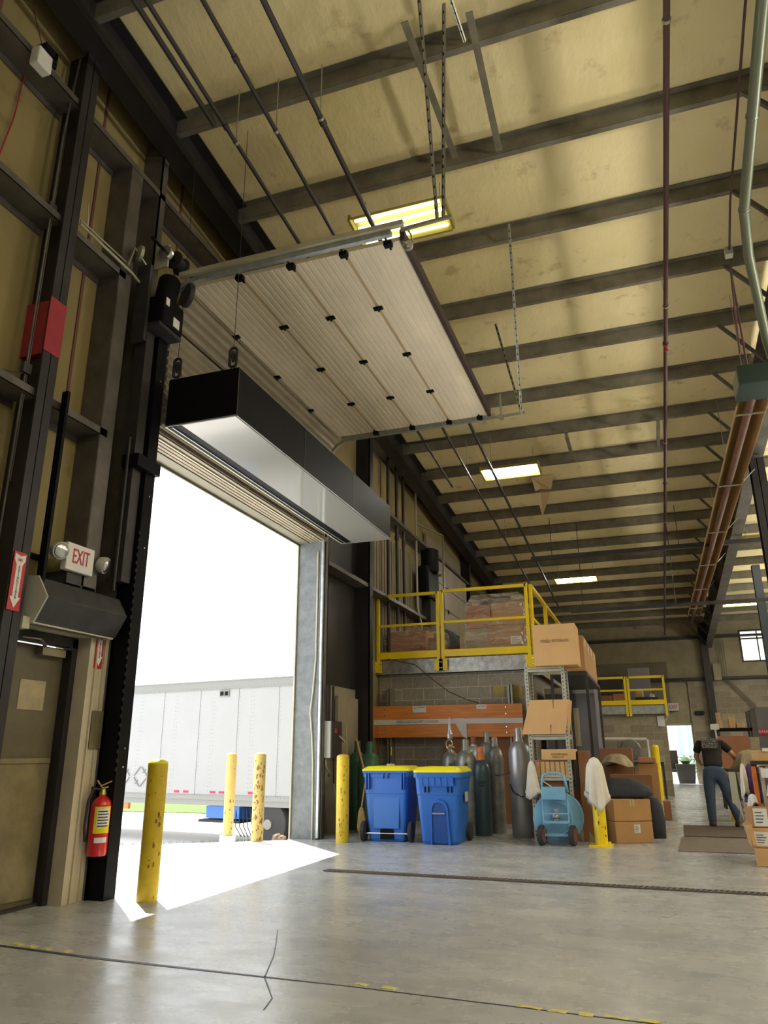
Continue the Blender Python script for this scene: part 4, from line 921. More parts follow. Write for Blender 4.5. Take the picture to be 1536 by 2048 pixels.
def carton(x0, x1, y0, y1, z0, z1, m, label, tape=True, rot=0, marks=None, lab=None, group=None, flaps=False, face='-y', name='cardboard_box'):
    t = thing(name, (0, 0, 0), label, 'box', group); cx, cy = (x0+x1)/2, (y0+y1)/2
    a, b, h = (x1-x0)/2, (y1-y0)/2, z1-z0
    MB().box(-a, a, -b, b, 0, h).build('carton', m, t, local=True, bevel=min(.008, a*.1))
    if tape:
        MB().box(-.03, .03, -b-.002, b+.002, h-.0, h+.003).box(-.03, .03, -b-.003, -b, h-.08, h+.002).build('tape', 'tape', t, local=True)
        MB().box(-.0025, .0025, -b-.0045, -b-.003, h-.09, h).build('seam', 'cardd', t, local=True)
    if marks:
        for (s_, mx, mz_, sz) in marks: text('printing', s_, sz, 'faded', t, (mx, -b-.004, mz_), (1, 0, 0), (0, 0, 1), .001)
    if lab:
        for (lx0, lx1, lz0, lz1) in lab:
            q = MB().box(lx0, lx1, -b-.004, -b-.001, lz0, lz1).build('shipping_label', 'paper', t, local=True)
            mb = MB(); n = 4
            for i in range(n): mb.box(lx0+(lx1-lx0)*.12, lx0+(lx1-lx0)*(.6+.08*(i % 3)), -b-.006, -b-.004, lz0+(lz1-lz0)*(.2+.18*i), lz0+(lz1-lz0)*(.25+.18*i))
            mb.build('label_lines', 'ink', q, local=True)
    t.location = (cx, cy, z0); t.rotation_euler.z = rot
    return t
# wrapped goods on the deck (left stack)
carton(-4.55, -3.80, 13.35, 13.9, 2.70, 3.28, 'cardp', 'pinkish cardboard box wrapped in film behind the left railing panel', marks=[('MALIN', .2, .25, .10)])
carton(-3.78, -3.55, 13.45, 13.9, 2.70, 3.14, 'cardd', 'dark box standing right of the pinkish wrapped box', tape=False)
carton(-4.66, -4.52, 13.5, 13.9, 2.7, 3.2, 'cardd', 'narrow dark box at the left end of the mezzanine', tape=False)
def wrap_sheet(x0, x1, y0, y1, z0, z1, label, seed=1, n=14):
    rn = random.Random(seed); mb = MB(); rings = []
    zs = [z0+(z1-z0)*i/7 for i in range(8)]
    for z in zs:
        f = 1.0 if z < z0+(z1-z0)*.8 else 1.0-.25*((z-z0)/(z1-z0)-.8)/.2
        cx, cy = (x0+x1)/2, (y0+y1)/2; ring = []
        for p in rrect((x1-x0)*f, (y1-y0)*f, .04, z, cx, cy, 3):
            ring.append((p[0]+rn.uniform(-.02, .02), p[1]+rn.uniform(-.02, .02), p[2]+rn.uniform(-.015, .015)))
        rings.append(ring)
    mb.loft(rings); return mb.build('stretch_wrap', 'plastic', label=label, cat='plastic wrap')
wrap_sheet(-4.6, -3.5, 13.30, 13.95, 2.71, 3.36, 'crumpled clear film over the pinkish box behind the left railing', 3)
bl = thing('bundle', (-3.75, 14.6, 2.7), 'dark lumpy bundle behind the left boxes on the mezzanine', 'bundle')
MB().lathe([(.3, 2.7), (.42, 2.9), (.4, 3.2), (.25, 3.42), (0, 3.5)], (-3.85, 14.7, 0), 12).build('cover', 'darkbag', bl, smooth=True)
# right stack
carton(-3.15, -2.62, 13.25, 13.75, 2.70, 3.23, 'bag', 'pale printed box under film, lower left of the wrapped stack', marks=[('KEEP DRY', -.05, .2, .05), ('KEEP DRY', -.05, .3, .05)], tape=False)
carton(-2.62, -1.98, 13.25, 13.8, 2.70, 3.27, 'card', 'brown box with a white label, lower right of the wrapped stack', lab=[(.08, .28, .22, .36)], tape=False)
carton(-3.02, -2.58, 13.3, 13.75, 3.24, 3.66, 'cardp', 'small pinkish box under film, upper left of the wrapped stack', tape=False)
carton(-2.56, -1.95, 13.3, 13.8, 3.28, 3.68, 'card', 'brown box under film, upper right of the wrapped stack')
w2 = wrap_sheet(-3.05, -1.90, 13.20, 13.86, 2.71, 3.86, 'shiny crumpled stretch film wrapped around the stack of four boxes on the mezzanine', 8)
mb = MB(); rn = random.Random(2)
for i in range(40):
    x = rn.uniform(-2.0, -1.9); z = rn.uniform(2.75, 3.6); mb.add([(x, 13.18, z), (x+rn.uniform(-.03, .03), 13.16, z+.05), (x+rn.uniform(-.04, .04), 13.19, z+.08)], [(0, 1, 2)])
mb.build('film_edge', 'chrome', w2, kind='stuff')
carton(-3.45, -3.2, 13.6, 14.0, 2.7, 3.0, 'cardd', 'low dark box between the two wrapped stacks on the mezzanine', tape=False)

# ---- wooden cylinder rack boards on the block wall
YB0 = MY-.16
for z0, z1, lab in ((1.66, 1.89, 'upper'), (1.36, 1.57, 'lower')):
    t = thing('wooden_board', (-3.35, YB0, z0), '%s orange stained board screwed to the grey block wall' % lab, 'board')
    MB().prism([(-4.66, z0), (-2.03, z0-.01), (-2.03, z1-.01), (-4.66, z1)], YB0, YB0+.05, 'y').build('plank', 'wood', t)
    mb = MB()
    for x in (-4.45, -2.3):
        for z in (z0+.06, z1-.06): mb.lathe([(.013, 0), (.013, .008), (0, .01)], (x, YB0, z), 8, axis=(0, -1, 0))
    mb.build('screws', 'chrome', t)
    if lab == 'upper':
        for x, w_ in ((-3.93, .24), (-2.80, .17)):
            q = MB().box(x, x+w_, YB0-.006, YB0, z1-.12 if w_ > .2 else z1-.085, z1-.01).build('label_plate', 'paper', t)
            if w_ > .2:
                MB().prism([(x+.02, z1-.05), (x+.05, z1-.025), (x+.05, z1-.05)], YB0-.009, YB0-.006, 'y').build('blue_mark', 'blue', q)
                text('lettering', 'CYLINDER', .035, 'ink', q, (x+.145, YB0-.008, z1-.035), (1, 0, 0), (0, 0, 1), .001)
            else: text('lettering', 'CAUTION', .03, 'red', q, (x+.085, YB0-.008, z1-.045), (1, 0, 0), (0, 0, 1), .001)
t = thing('label_strip', (-3.3, YB0, 1.58), 'long white strip of printed labels between the two orange boards', 'label strip')
MB().prism([(-4.68, 1.575), (-2.03, 1.565), (-2.03, 1.65), (-4.68, 1.66)], YB0-.004, YB0+.02, 'y').build('strip', 'paper', t)
text('lettering', 'MIXED GASES FULL EMPTY CYLINDERS', .055, 'faded', t, (-3.85, YB0-.006, 1.615), (1, 0, 0), (0, 0, 1), .001, .8)
MB().prism([(-3.20, 1.66), (-3.2, 1.63), (-3.05, 1.36), (-2.98, 1.33), (-2.98, 1.60), (-3.03, 1.66)], YB0-.02, YB0-.012, 'y').build('hanging_card', 'paper', label='white card hanging over the lower orange board', cat='card')
for x, lab in ((-4.38, 'left'), (-2.22, 'right')):
    MB().box(x-.05, x-.02, MY-.09, MY+.10, 0.1, 2.20).box(x+.0, x+.03, MY-.09, MY+.10, .1, 2.20).box(x-.05, x+.03, MY+.08, MY+.10, .1, 2.2).build('strut_channel', 'conduit', label='%s vertical strut channel behind the orange boards' % lab, cat='strut channel')
MB().prism([(-3.45, 0), (-2.05, 0), (-2.05, 1.36), (-3.42, 1.38)], MY-.06, MY-.03, 'y').build('backing_sheet', 'cardd', label='large dark brown sheet standing against the block wall behind the cylinders', cat='sheet')
MB().tube([(-4.4, MY-.08, 2.72), (-3.9, MY-.09, 2.60), (-3.6, MY-.1, 2.35), (-3.3, MY-.12, 2.12), (-3.0, MY-.13, 1.98), (-2.75, MY-.14, 1.90)], .007, 5).build('loose_cable', 'dark', label='thin loose cable sagging from the mezzanine down to the upper board', cat='cable')
MB().tube([(-4.58, YB0-.02, 1.55), (-4.5, YB0-.05, .7), (-4.48, YB0-.1, .2)], .005, 5).build('red_string', 'redband', label='thin red cord hanging at the left end of the orange boards', cat='cord')
MB().tube([(-4.76, 12.75, 0.02), (-4.76, 12.75, 2.9)], .02, 8).build('wall_conduit', 'conduit', label='thin vertical conduit at the left corner of the block wall', cat='conduit')
mp = thing('mop', (-4.3, 12.4, 0), 'yellow mop handle leaning on the block wall behind the left bin', 'mop')
MB().tube([(-4.2, 12.3, .06), (-4.28, 12.7, 1.2)], .012, 8).build('pole', 'yellowr', mp); MB().tube([(-4.262, 12.61, .95), (-4.27, 12.65, 1.06)], .014, 8).build('grip', 'blue', mp)
MB().lathe([(.16, 0), (.14, .04), (.05, .1), (0, .12)], (-4.2, 12.3, 0), 12).build('mop_head', 'straw', mp)

# ---- black conduits on the left wall above the mezzanine
for y, r, lab in ((13.25, .03, 'nearest'), (13.8, .035, 'middle'), (14.25, .03, 'farthest')):
    MB().tube([(-4.5, y, 2.72), (-4.5, y, 7.05)], r, 10).lathe([(r*1.4, 0), (r*1.4, .08)], (-4.5, y, 5.2), 10).build('black_riser_pipe', 'blackpipe', label='%s of three black vertical pipes on the left wall above the mezzanine' % lab, cat='pipe')
t = thing('grey_riser_conduit', (-4.45, 15.4, 3), 'grey vertical conduit on the left wall right of the three black pipes', 'conduit')
MB().tube([(-4.45, 15.0, 6.8), (-4.45, 15.0, 4.0), (-4.40, 15.1, 3.7), (-4.4, 15.15, 2.8)], .025, 8).build('tube', 'conduit', t)
# second bay door beyond the mezzanine
S('trim_second_bay', MB().box(-4.62, -4.56, 16.2, 19.6, 2.7, 6.0), 'corrd')
o2 = thing('door_operator', (-4.3, 15.9, 4.6), 'second black door operator on the left wall above the mezzanine', 'door operator')
MB().box(-4.5, -4.25, 15.2, 16.1, 4.3, 5.0).build('gearbox', 'black', o2, bevel=.05); MB().lathe([(.18, 0), (.2, .05), (.2, .5), (.1, .55)], (-4.32, 15.6, 4.9), 16).build('motor', 'black', o2, smooth='auto')
MB().box(-4.5, -4.3, 15.5, 16.0, 3.0, 4.3).build('guard', 'blackm', o2)
MB().lathe([(.03, 0), (.03, .1), (0, .1)], (-4.22, 15.9, 4.9), 10, axis=(1, 0, 0)).build('indicator', 'chrome', o2)
t2 = thing('door_track', (-4.2, 16.2, 3), 'pale bracket frame and track of the second bay door on the left wall', 'door track')
MB().bar((-4.2, 16.25, 3.1), (-4.2, 16.35, 5.95), .04, .04).bar((-4.5, 15.2, 5.95), (-4.2, 16.35, 5.95), .03, .03).build('frame', 'conduit', t2)
d2 = thing('overhead_door', (-4.4, 18, 2.7), 'second overhead door with pale panels closed on the left wall', 'overhead door')
for i in range(5): MB().box(-4.45, -4.40, 16.4, 19.5, 2.72+i*.55, 3.25+i*.55).build('door_panel', 'corrd', d2)
for i in range(4): MB().box(-4.40, -4.38, 17.4, 17.5, 3.2+i*.55, 3.28+i*.55).build('hinge', 'black', d2)

# ================================================================== CONTROL BOXES BY THE RIGHT JAMB
cb = thing('control_box', (-4.3, 10.35, 1.05), 'grey wall mounted electrical control box right of the bay door', 'control box')
MB().box(-4.42, -4.305, 10.10, 10.48, 1.04, 1.54).build('enclosure', 'boxgrey', cb, bevel=.006)
MB().box(-4.65, -4.42, 10.2, 10.4, 1.2, 1.4).build('bracket', 'dark', cb); MB().box(-4.305, -4.29, 10.10, 10.48, 1.04, 1.54).build('lid', 'dark', cb); MB().box(-4.29, -4.285, 10.22, 10.28, 1.38, 1.44).build('red_button', 'red', cb)
MB().bar((-4.29, 10.36, 1.34), (-4.24, 10.46, 1.26), .03, .02).build('disconnect_lever', 'chrome', cb)
MB().tube([(-4.40, 10.15, 1.05), (-4.40, 10.17, .93), (-4.38, 10.27, .85), (-4.43, 10.35, .80)], .018, 8).build('flex_conduit', 'conduit', cb, smooth=True)
for i, y in enumerate((10.16, 10.25, 10.42)):
    MB().tube([(-4.41, y, 1.54), (-4.41, y, 2.05)], .035 if i < 2 else .02, 8).build('conduit_riser', 'blackpipe', cb)
MB().box(-4.60, -4.55, 10.95, 11.8, .0, 1.95).build('leaning_sheet', 'corrd', label='tall beige panel standing behind the control box', cat='panel')
MB().box(-4.63, -4.50, 10.83, 10.94, 1.05, 1.2).build('socket_box', 'boxgrey', label='small grey socket box on the wall right of the control box', cat='socket')
MB().prism([(-4.55, .0), (-4.35, .0), (-4.47, .68), (-4.62, .68)], 10.62, 10.66, 'y').build('leaning_board', 'corrd', label='grey board leaning behind the yellow bollard by the jamb', cat='board')

# ---- cylinders
def cylinder(x, y, r, h, hc, m, label, mc=None, n=28, valve=False, group=None, rc=.04, patch=None):
    t = thing('gas_cylinder', (x, y, 0), label, 'gas cylinder', group)
    MB().lathe([(r*.96, 0), (r, .02), (r, h-.16), (r*.93, h-.10), (r*.72, h-.03), (r*.42, h), (r*.38, h+.02)], (x, y, 0), n).build('body', m, t, smooth='auto')
    if hc: MB().lathe([(rc*1.15, h), (rc*1.15, h+.03), (rc, h+.05), (rc, h+hc-.03), (rc*.8, h+hc-.01), (0, h+hc)], (x, y, 0), 18).build('valve_cap', mc or m, t, smooth='auto')
    if valve:
        MB().lathe([(.03, h), (.02, h+.05), (.035, h+.07), (.035, h+.1), (0, h+.11)], (x, y, 0), 12).tube([(x-.05, y-.05, h+.06), (x+.05, y+.03, h+.06)], .015, 8).build('valve', 'brass', t)
    if patch:
        d = Vector((-x, -y, 0)).normalized(); c = Vector((x, y, h-.24))+d*(r+.003); tx = Vector((-d.y, d.x, 0))
        MB().obox(c+Vector((0, 0, .05)), tx+Vector((0, 0, 1)), Vector((0, 0, 1))-tx, d, .022, .022, .002).build('green_diamond', 'green', t)
        mb = MB()
        for i in range(3): mb.obox(c-Vector((0, 0, .04+.03*i)), tx, (0, 0, 1), d, .06-.01*i, .006, .002)
        mb.build('stencilled_text', 'ink', t)
    return t
cylinder(-1.84, 11.15, .155, 1.25, .20, 'silver', 'tall silver gas cylinder standing alone nearest the grey shelving', rc=.055)
cylinder(-2.40, 11.15, .125, 1.0, .19, 'slate', 'dark blue grey gas cylinder with orange cap', 'orange', rc=.048, patch=True)
cylinder(-2.62, 11.15, .15, 1.13, .17, 'silverd', 'silver gas cylinder with green diamond right behind the right hand bin', rc=.05, patch=True)
cylinder(-2.92, 11.45, .135, 1.12, 0, 'silverd', 'worn silver gas cylinder with open collar and torch behind the right hand bin', valve=True, patch=True)
cylinder(-2.60, 11.6, .12, 1.2, .15, 'silver', 'silver gas cylinder with brown cap half hidden in the middle of the group', 'cardd')
cylinder(-2.40, 11.62, .12, 1.25, .17, 'silverd', 'silver gas cylinder behind the orange capped one, left one of that back pair')
cylinder(-2.27, 11.55, .12, 1.18, .15, 'silverd', 'silver gas cylinder behind and right of the orange capped one', rc=.048)  # darker silver paints in the shadow this body stands in
cylinder(-4.12, 11.2, .17, 1.10, .18, 'green', 'green gas cylinder right behind the bollard at the door jamb', rc=.055)
cylinder(-4.42, 11.45, .14, 1.12, .18, 'green', 'second green gas cylinder in the shadow by the dark column', rc=.05)
t = thing('torch', (-2.92, 11.45, 1.2), 'pointed torch tip with ring on top of the worn silver cylinder', 'torch')
MB().lathe([(.012, 1.28), (.045, 1.31), (.05, 1.37), (.03, 1.43), (.02, 1.5), (.004, 1.62)], (-2.92, 11.43, 0), 12).build('tip', 'silver', t)
MB().tube([(-2.92+.05*math.cos(a), 11.38, 1.22+.07*math.sin(a)) for a in [2*PI*i/12 for i in range(12)]], .01, 6, closed=True).build('ring', 'chrome', t)
# chains
def chain(pts, label):
    mb = MB(); P = [Vector(p) for p in pts]; k2 = 0
    for a, b in zip(P[:-1], P[1:]):
        n = max(1, int((b-a).length/.035)); d = (b-a).normalized(); s1 = d.cross(Vector((0, 0, 1))); s1 = s1.normalized() if s1.length > .01 else Vector((1, 0, 0)); s2 = d.cross(s1)
        for i in range(n):
            mb.obox(a+(b-a)*(i+.5)/n, s1 if k2 % 2 else s2, d, s2 if k2 % 2 else s1, .010, .02, .004); k2 += 1
    mb.build('retaining_chain', 'dark', label=label, cat='chain')
chain([(-2.24, 11.33, .80), (-2.15, 11.1, .79), (-2.05, 11.1, .81), (-1.97, 11.05, .84)], 'dark chain stretched from the capped cylinders to the tall silver one')
chain([(-1.98, 11.06, .68), (-1.93, 11.0, .58), (-1.82, 10.98, .52), (-1.72, 11.0, .53), (-1.62, 11.1, .6)], 'dark chain slung low around the tall silver cylinder')

# ---- wheeled bins
def bin_body(t, w0, w1, d0, d1, h):
    rings = []
    for z, f in ((.0, 0), (.04, .03), (h*.68, .70), (h*.69, .78), (h*.96, 1.0), (h, 1.0)):
        w_ = w0+(w1-w0)*f; d = d0+(d1-d0)*f
        rings.append(rrect(w_, d, .05, z))
    rings[0] = rrect(w0*.93, d0*.93, .05, .0)
    return MB().loft(rings)
# right hand bin: front towards camera
RB = (-2.70, 10.15)
rb = thing('wheeled_bin', (0, 0, 0), 'blue wheeled bin with yellow lid, right one of the pair, catch bar facing the camera', 'bin')
bin_body(rb, .47, .60, .56, .70, .86).build('body', 'blue', rb, local=True, bevel=.01)
MB().loft([rrect(.64, .74, .05, .86), rrect(.64, .74, .05, .885), rrect(.54, .62, .05, .925), rrect(.50, .58, .05, .93)]).build('lid', 'yellowlid', rb, local=True, bevel=.006)
MB().loft([rrect(.635, .735, .05, .80), rrect(.635, .735, .05, .86)]).build('rim', 'blue', rb, local=True)
mb = MB()
for i, x in enumerate((-.2, -.12, -.04, .04, .12, .2)): mb.prism([(x-.012, .80), (x+.012, .80), (x+.02, .70), (x-.02, .70)], -.39, -.33, 'y')
mb.box(-.22, .22, -.38, -.36, .70, .80); mb.build('front_grip_ribs', 'blue', rb, local=True)
for x in (-.17, -.12, .13, .18): MB().box(x, x+.012, -.352, -.335, .62, .69).build('slot', 'black', rb, local=True)
def _sl(pts, o): return [(x, -(.286+.083*z)-o, z) for x, z in pts]
inner = [(-.085, .02), (.11, .02), (.095, .40), (.085, .45), (.06, .485), (.02, .495), (-.02, .495), (-.05, .48), (-.07, .45), (-.078, .40)]
MB().loft([_sl(inner, .004), _sl(inner, -.02)]).build('grab_recess', mat('blue_plastic_shaded', (.012, .07, .30), .4), rb, local=True)  # darker blue stands in for the shade inside the hollow
fo = [(-.115, .0), (-.105, .42), (-.09, .49), (-.055, .525), (0, .535), (.06, .525), (.105, .49), (.125, .42), (.145, .0)]
fi = [(.115, .0), (.10, .41), (.085, .46), (.05, .495), (0, .502), (-.045, .492), (-.068, .46), (-.08, .41), (-.09, .0)]
MB().loft([_sl(fo+fi, .018), _sl(fo+fi, -.01)]).build('recess_frame', 'blue', rb, local=True)
MB().tube([(-.075, -.335, .37), (.09, -.335, .37)], .011, 8).build('catch_bar', 'chrome', rb, local=True)
for s in (-1, 1): MB().lathe([(.0, -.03), (.10, -.03), (.115, -.02), (.115, .02), (.10, .03), (0, .03)], (s*.27, .30, .115), 20, axis=(1, 0, 0)).build('wheel', 'rubber', rb, local=True, smooth='auto')
MB().box(.302, .305, -.1, .1, .5, .62).build('sticker', 'boxgrey', rb, local=True)
rb.location = (RB[0], RB[1], 0); rb.rotation_euler.z = .03
# left hand bin: back with wheels towards camera
lbn = thing('wheeled_bin', (0, 0, 0), 'blue wheeled bin with yellow lid, left one of the pair, wheels facing the camera', 'bin')
bin_body(lbn, .50, .62, .56, .70, .86).build('body', 'blue', lbn, local=True, bevel=.01)
MB().loft([rrect(.66, .76, .05, .87), rrect(.66, .76, .05, .895), rrect(.56, .64, .05, .93), rrect(.52, .60, .05, .935)]).build('lid', 'yellowlid', lbn, local=True, bevel=.006)
MB().loft([rrect(.635, .735, .05, .80), rrect(.635, .735, .05, .87)]).build('rim', 'blue', lbn, local=True)
MB().prism([(-.17, .16), (.17, .16), (.185, .60), (-.185, .60)], -.325, -.29, 'y').build('rear_panel', mat('blue_plastic_face', (.035, .16, .52), .35), lbn, local=True, bevel=.008)
mb = MB()
for x in (-.26, -.225, .225, .26): mb.prism([(x-.008, .85), (x+.008, .85), (x+.006, .64), (x-.006, .64)], -.40, -.34, 'y')
for x in (-.03, .03): mb.prism([(x-.02, .86), (x+.02, .86), (x, .78)], -.39, -.34, 'y')
mb.tube([(-.30, -.40, .86), (.30, -.40, .86)], .014, 8); mb.build('hinge_handle', 'blue', lbn, local=True)
MB().prism([(-.09, .03), (.09, .03), (.09, .15), (.05, .19), (-.05, .19), (-.09, .15)], -.30, -.275, 'y').build('axle_recess', 'black', lbn, local=True)
MB().tube([(-.34, -.29, .10), (.34, -.29, .10)], .012, 8).build('axle', 'chrome', lbn, local=True)
for s in (-1, 1): MB().lathe([(.0, -.03), (.10, -.03), (.125, -.02), (.125, .02), (.10, .03), (0, .03)], (s*.32, -.27, .125), 24, axis=(1, 0, 0)).build('wheel', 'rubber', lbn, local=True, smooth='auto')
MB().lathe([(.06, 0), (.06, .03), (0, .03)], (-.05, .1, .93), 12).build('lid_cup', 'boxgrey', lbn, local=True)
lbn.location = (-3.46, 10.30, 0); lbn.rotation_euler.z = .06

# ---- broom and handles
br = thing('broom', (-3.85, 10.2, 0), 'straw corn broom leaning beside the left blue bin', 'broom')
MB().tube([(-3.90, 10.45, .78), (-3.87, 10.2, .40)], .013, 8).build('handle', 'handle', br)
MB().loft([rrect(.05, .03, .012, .40, -3.87, 10.2), rrect(.10, .06, .02, .33, -3.86, 10.18), rrect(.14, .07, .02, .15, -3.83, 10.12), rrect(.09, .06, .02, .0, -3.79, 10.08)]).build('bristles', 'straw', br)
MB().tube([(-4.25, 10.95, 1.32), (-3.75, 10.35, .38)], .014, 8).lathe([(.03, -.02), (.03, .02)], (-3.75, 10.35, .38), 8).build('long_tool', 'handle', label='long wooden tool handle slanting behind the broom', cat='tool handle')
MB().tube([(-4.42, 10.85, 1.1), (-4.28, 10.6, .55), (-4.25, 10.5, .0)], .013, 8).build('long_tool', 'orange', label='short orange handle showing left of the bollard top by the jamb', cat='tool handle')
MB().tube([(-4.40, 10.9, 1.5), (-4.36, 10.86, 1.05)], .012, 8).build('long_tool', 'bag', label='pale short handle hanging under the control box', cat='tool handle')

# ================================================================== GREY SHELVING
SX0, SX1, SY0, SY1, SH = -1.62, -1.08, 10.65, 11.10, 2.26
sh = thing('shelving_unit', (-1.35, 10.87, 0), 'tall grey boltless steel shelving unit holding cardboard boxes', 'shelving')
for x in (SX0, SX1):
    for y in (SY0, SY1):
        s = 1 if x == SX0 else -1; q = 1 if y == SY0 else -1
        up_ = MB().box(min(x, x+s*.045), max(x, x+s*.045), y-.002, y+.002, 0, SH).box(x-.002, x+.002, min(y, y+q*.045), max(y, y+q*.045), 0, SH).build('upright', 'shelfgrey', sh)
        mb = MB()
        for i in range(44): mb.box(x+s*.018, x+s*.03, y-.004, y-.002, .06+i*.05, .08+i*.05)
        mb.build('slot_holes', 'dark', up_, kind='stuff')
for z in (2.20, 1.30, .78):
    MB().box(SX0, SX1, SY0, SY1, z, z+.006).box(SX0, SX1, SY0, SY0+.004, z-.035, z+.03).box(SX0, SX1, SY1-.004, SY1, z-.035, z+.03).box(SX0, SX0+.004, SY0, SY1, z-.035, z+.03).box(SX1-.004, SX1, SY0, SY1, z-.035, z+.03).build('shelf', 'shelfgrey', sh)
MB().box(SX0, SX1, SY0, SY1, .99, 1.0).build('shelf', 'cardp', sh)
carton(-1.46, -.88, 10.55, 11.05, 2.235, 2.80, 'cardl', 'large tan cardboard box overhanging the top of the grey shelving', marks=[('STEEL FITTINGS', 0, .33, .055)], tape=False)
# row of boxes behind on a rack
for i in range(4):
    carton(-1.30, -.84-.0*i, 11.35+i*.62, 11.92+i*.62, 2.22, 2.74, 'card', ['tan cardboard box nearest in the row receding behind the shelving top box', 'second tan cardboard box in the row receding behind the shelving', 'third tan cardboard box in the row receding behind the shelving', 'farthest tan cardboard box in the row receding behind the shelving'][i], tape=False)
    MB().box(-.838, -.834, 11.5+i*.62, 11.6+i*.62, 2.60, 2.72).build('white_tape', 'paper', label=['strip of white tape on the nearest box of the receding row', 'strip of white tape on the second box of the receding row', 'strip of white tape on the third box of the receding row', 'strip of white tape on the farthest box of the receding row'][i], cat='tape')
rk = thing('storage_rack', (-1.1, 12.6, 0), 'dark rack carrying the receding row of tan boxes above the grey cabinet', 'rack')
MB().box(-1.35, -.82, 11.3, 14.0, 2.16, 2.21).build('shelf', 'dark', rk)
for y in (11.3, 13.95): 
    for x in (-1.35, -.86): MB().box(x, x+.04, y, y+.04, 0, 2.16).build('upright', 'dark', rk)
gc = thing('steel_cabinet', (-1.3, 14.6, 0), 'large lilac grey steel cabinet standing behind the grey shelving', 'cabinet')
MB().box(-1.80, -1.30, 14.05, 15.0, 0, 2.20).box(-1.30, -.93, 14.05, 15.0, 0, 2.2).build('body', 'cabgrey', gc)
MB().box(-1.5, -1.22, 14.03, 14.05, 1.2, 1.85).build('door_panel', 'olive', gc)
MB().box(-1.80, -.93, 14.04, 14.05, 2.1, 2.2).build('top_trim', 'boxgrey', gc)
# box tipped on the second shelf
def tipped(x0, x1, y0, z0, h, skew, m, label):
    t = thing('cardboard_box', ((x0+x1)/2, y0, z0), label, 'box')
    rings = [[(x0, y0, z0), (x1, y0, z0), (x1+.02, y0+.42, z0), (x0+.02, y0+.42, z0)], [(x0+skew, y0+.03, z0+h), (x1+skew*.55, y0+.03, z0+h), (x1+skew*.6, y0+.45, z0+h), (x0+skew, y0+.45, z0+h)]]
    MB().loft(rings).build('carton', m, t)
    MB().box((x0+x1)/2-.002+.1, (x0+x1)/2+.004+.1, y0-.001, y0+.01, z0+.0, z0+.12).box((x0+x1)/2+.15, (x0+x1)/2+.156, y0+.022, y0+.03, z0+h-.12, z0+h).build('seam', 'cardd', t)
    return t
tipped(-1.70, -1.12, 10.60, 1.335, .45, .13, 'cardl', 'slanted open tan cardboard box on the middle shelf of the grey shelving')
carton(-1.46, -1.02, 10.62, 11.0, 1.005, 1.14, 'cardl', 'flat tan box with printed lettering on the third shelf', marks=[('ROUND BARS', .02, .07, .035), ('HANDLE FLAT', 0, .035, .025)], tape=False)
t = thing('fluted_box', (-1.3, 10.7, .8), 'pale brown box with fluted front under the printed flat box', 'box')
mb = MB()
for i in range(7): mb.box(-1.55+i*.065, -1.495+i*.065, 10.66, 10.68, .80, .985)
mb.box(-1.56, -1.10, 10.68, 11.05, .80, .985); mb.build('carton', 'cardl', t)
carton(-1.02, -.86, 10.75, 11.15, 0, 1.12, 'cardd', 'tall narrow dark brown box standing at the right end of the shelving', tape=False, rot=.12)
carton(-1.50, -1.15, 10.72, 11.05, .50, .75, 'cardd', 'dark box in the shade under the lowest shelf', tape=False)
# brown panels standing behind hose reel and the lower boxes
MB().prism([(-1.78, 0), (-1.30, 0), (-1.25, .62), (-1.80, .64)], 11.15, 11.19, 'y').build('cardboard_sheet', 'cardp', label='brown cardboard sheet behind the left leg of the shelving', cat='cardboard sheet')
MB().prism([(-1.10, 0), (-.78, 0), (-.80, .62), (-1.12, .66)], 10.95, 11.0, 'y').build('cardboard_sheet', 'cardp', label='brown cardboard sheet between the hose reel and the draped bollard', cat='cardboard sheet')
MB().prism([(-1.02, 0), (-.84, .0), (-1.06, .34), (-1.12, .3)], 10.75, 10.78, 'y').build('leaning_board', 'bag', label='thin pale board lying slanted right of the hose reel', cat='board')
# rag hanging on shelf leg
def drape(name, c, rtop, rbot, z0, z1, label, seed=0, n=36, folds=7, m='cloth', cat='cloth', skirt=.04, ell=1.0):
    rn = random.Random(seed); rings = []; k3 = 12; ph = [rn.uniform(0, 6.28) for _ in range(4)]
    for i in range(k3+1):
        t_ = i/k3; ring = []
        for j in range(n):
            a = 2*PI*j/n
            r = (rtop*math.sin(min(1, t_*4)*PI/2) if t_ < .25 else rtop+(rbot-rtop)*((t_-.25)/.75))
            r *= 1+(.18*t_)*math.sin(folds*a+ph[0])+.07*t_*math.sin(3*a+ph[1])
            z = z1-(z1-z0)*t_ if t_ > .12 else z1-(z1-z0)*t_*.6
            if t_ > .9: z += skirt*math.sin(2*a+ph[2])
            ring.append((c[0]+r*math.cos(a), c[1]+r*math.sin(a)*ell, z))
        rings.append(ring)
    return MB().loft(rings).build(name, m, label=label, cat=cat, smooth=True)
drape('hanging_rag', (-1.60, 10.60), .055, .095, .55, 1.0, 'white rag hanging from the left upright of the grey shelving', 4, ell=.5)
# ---- draped yellow bollard
bb = bollard(-.755, 10.36, .97, .078, 'yellowr', 'bright yellow bollard draped with an off white cloth', spots=14)
MB().box(-.90, -.62, 10.22, 10.5, 0, .015).lathe([(.015, .015), (.015, .06), (0, .06)], (-.65, 10.26, 0), 8).build('base_plate', 'yellowr', bb)
drape('draped_cloth', (-.765, 10.36), .105, .14, .50, 1.045, 'off white cloth draped over the top of the yellow bollard', 9, skirt=.09)

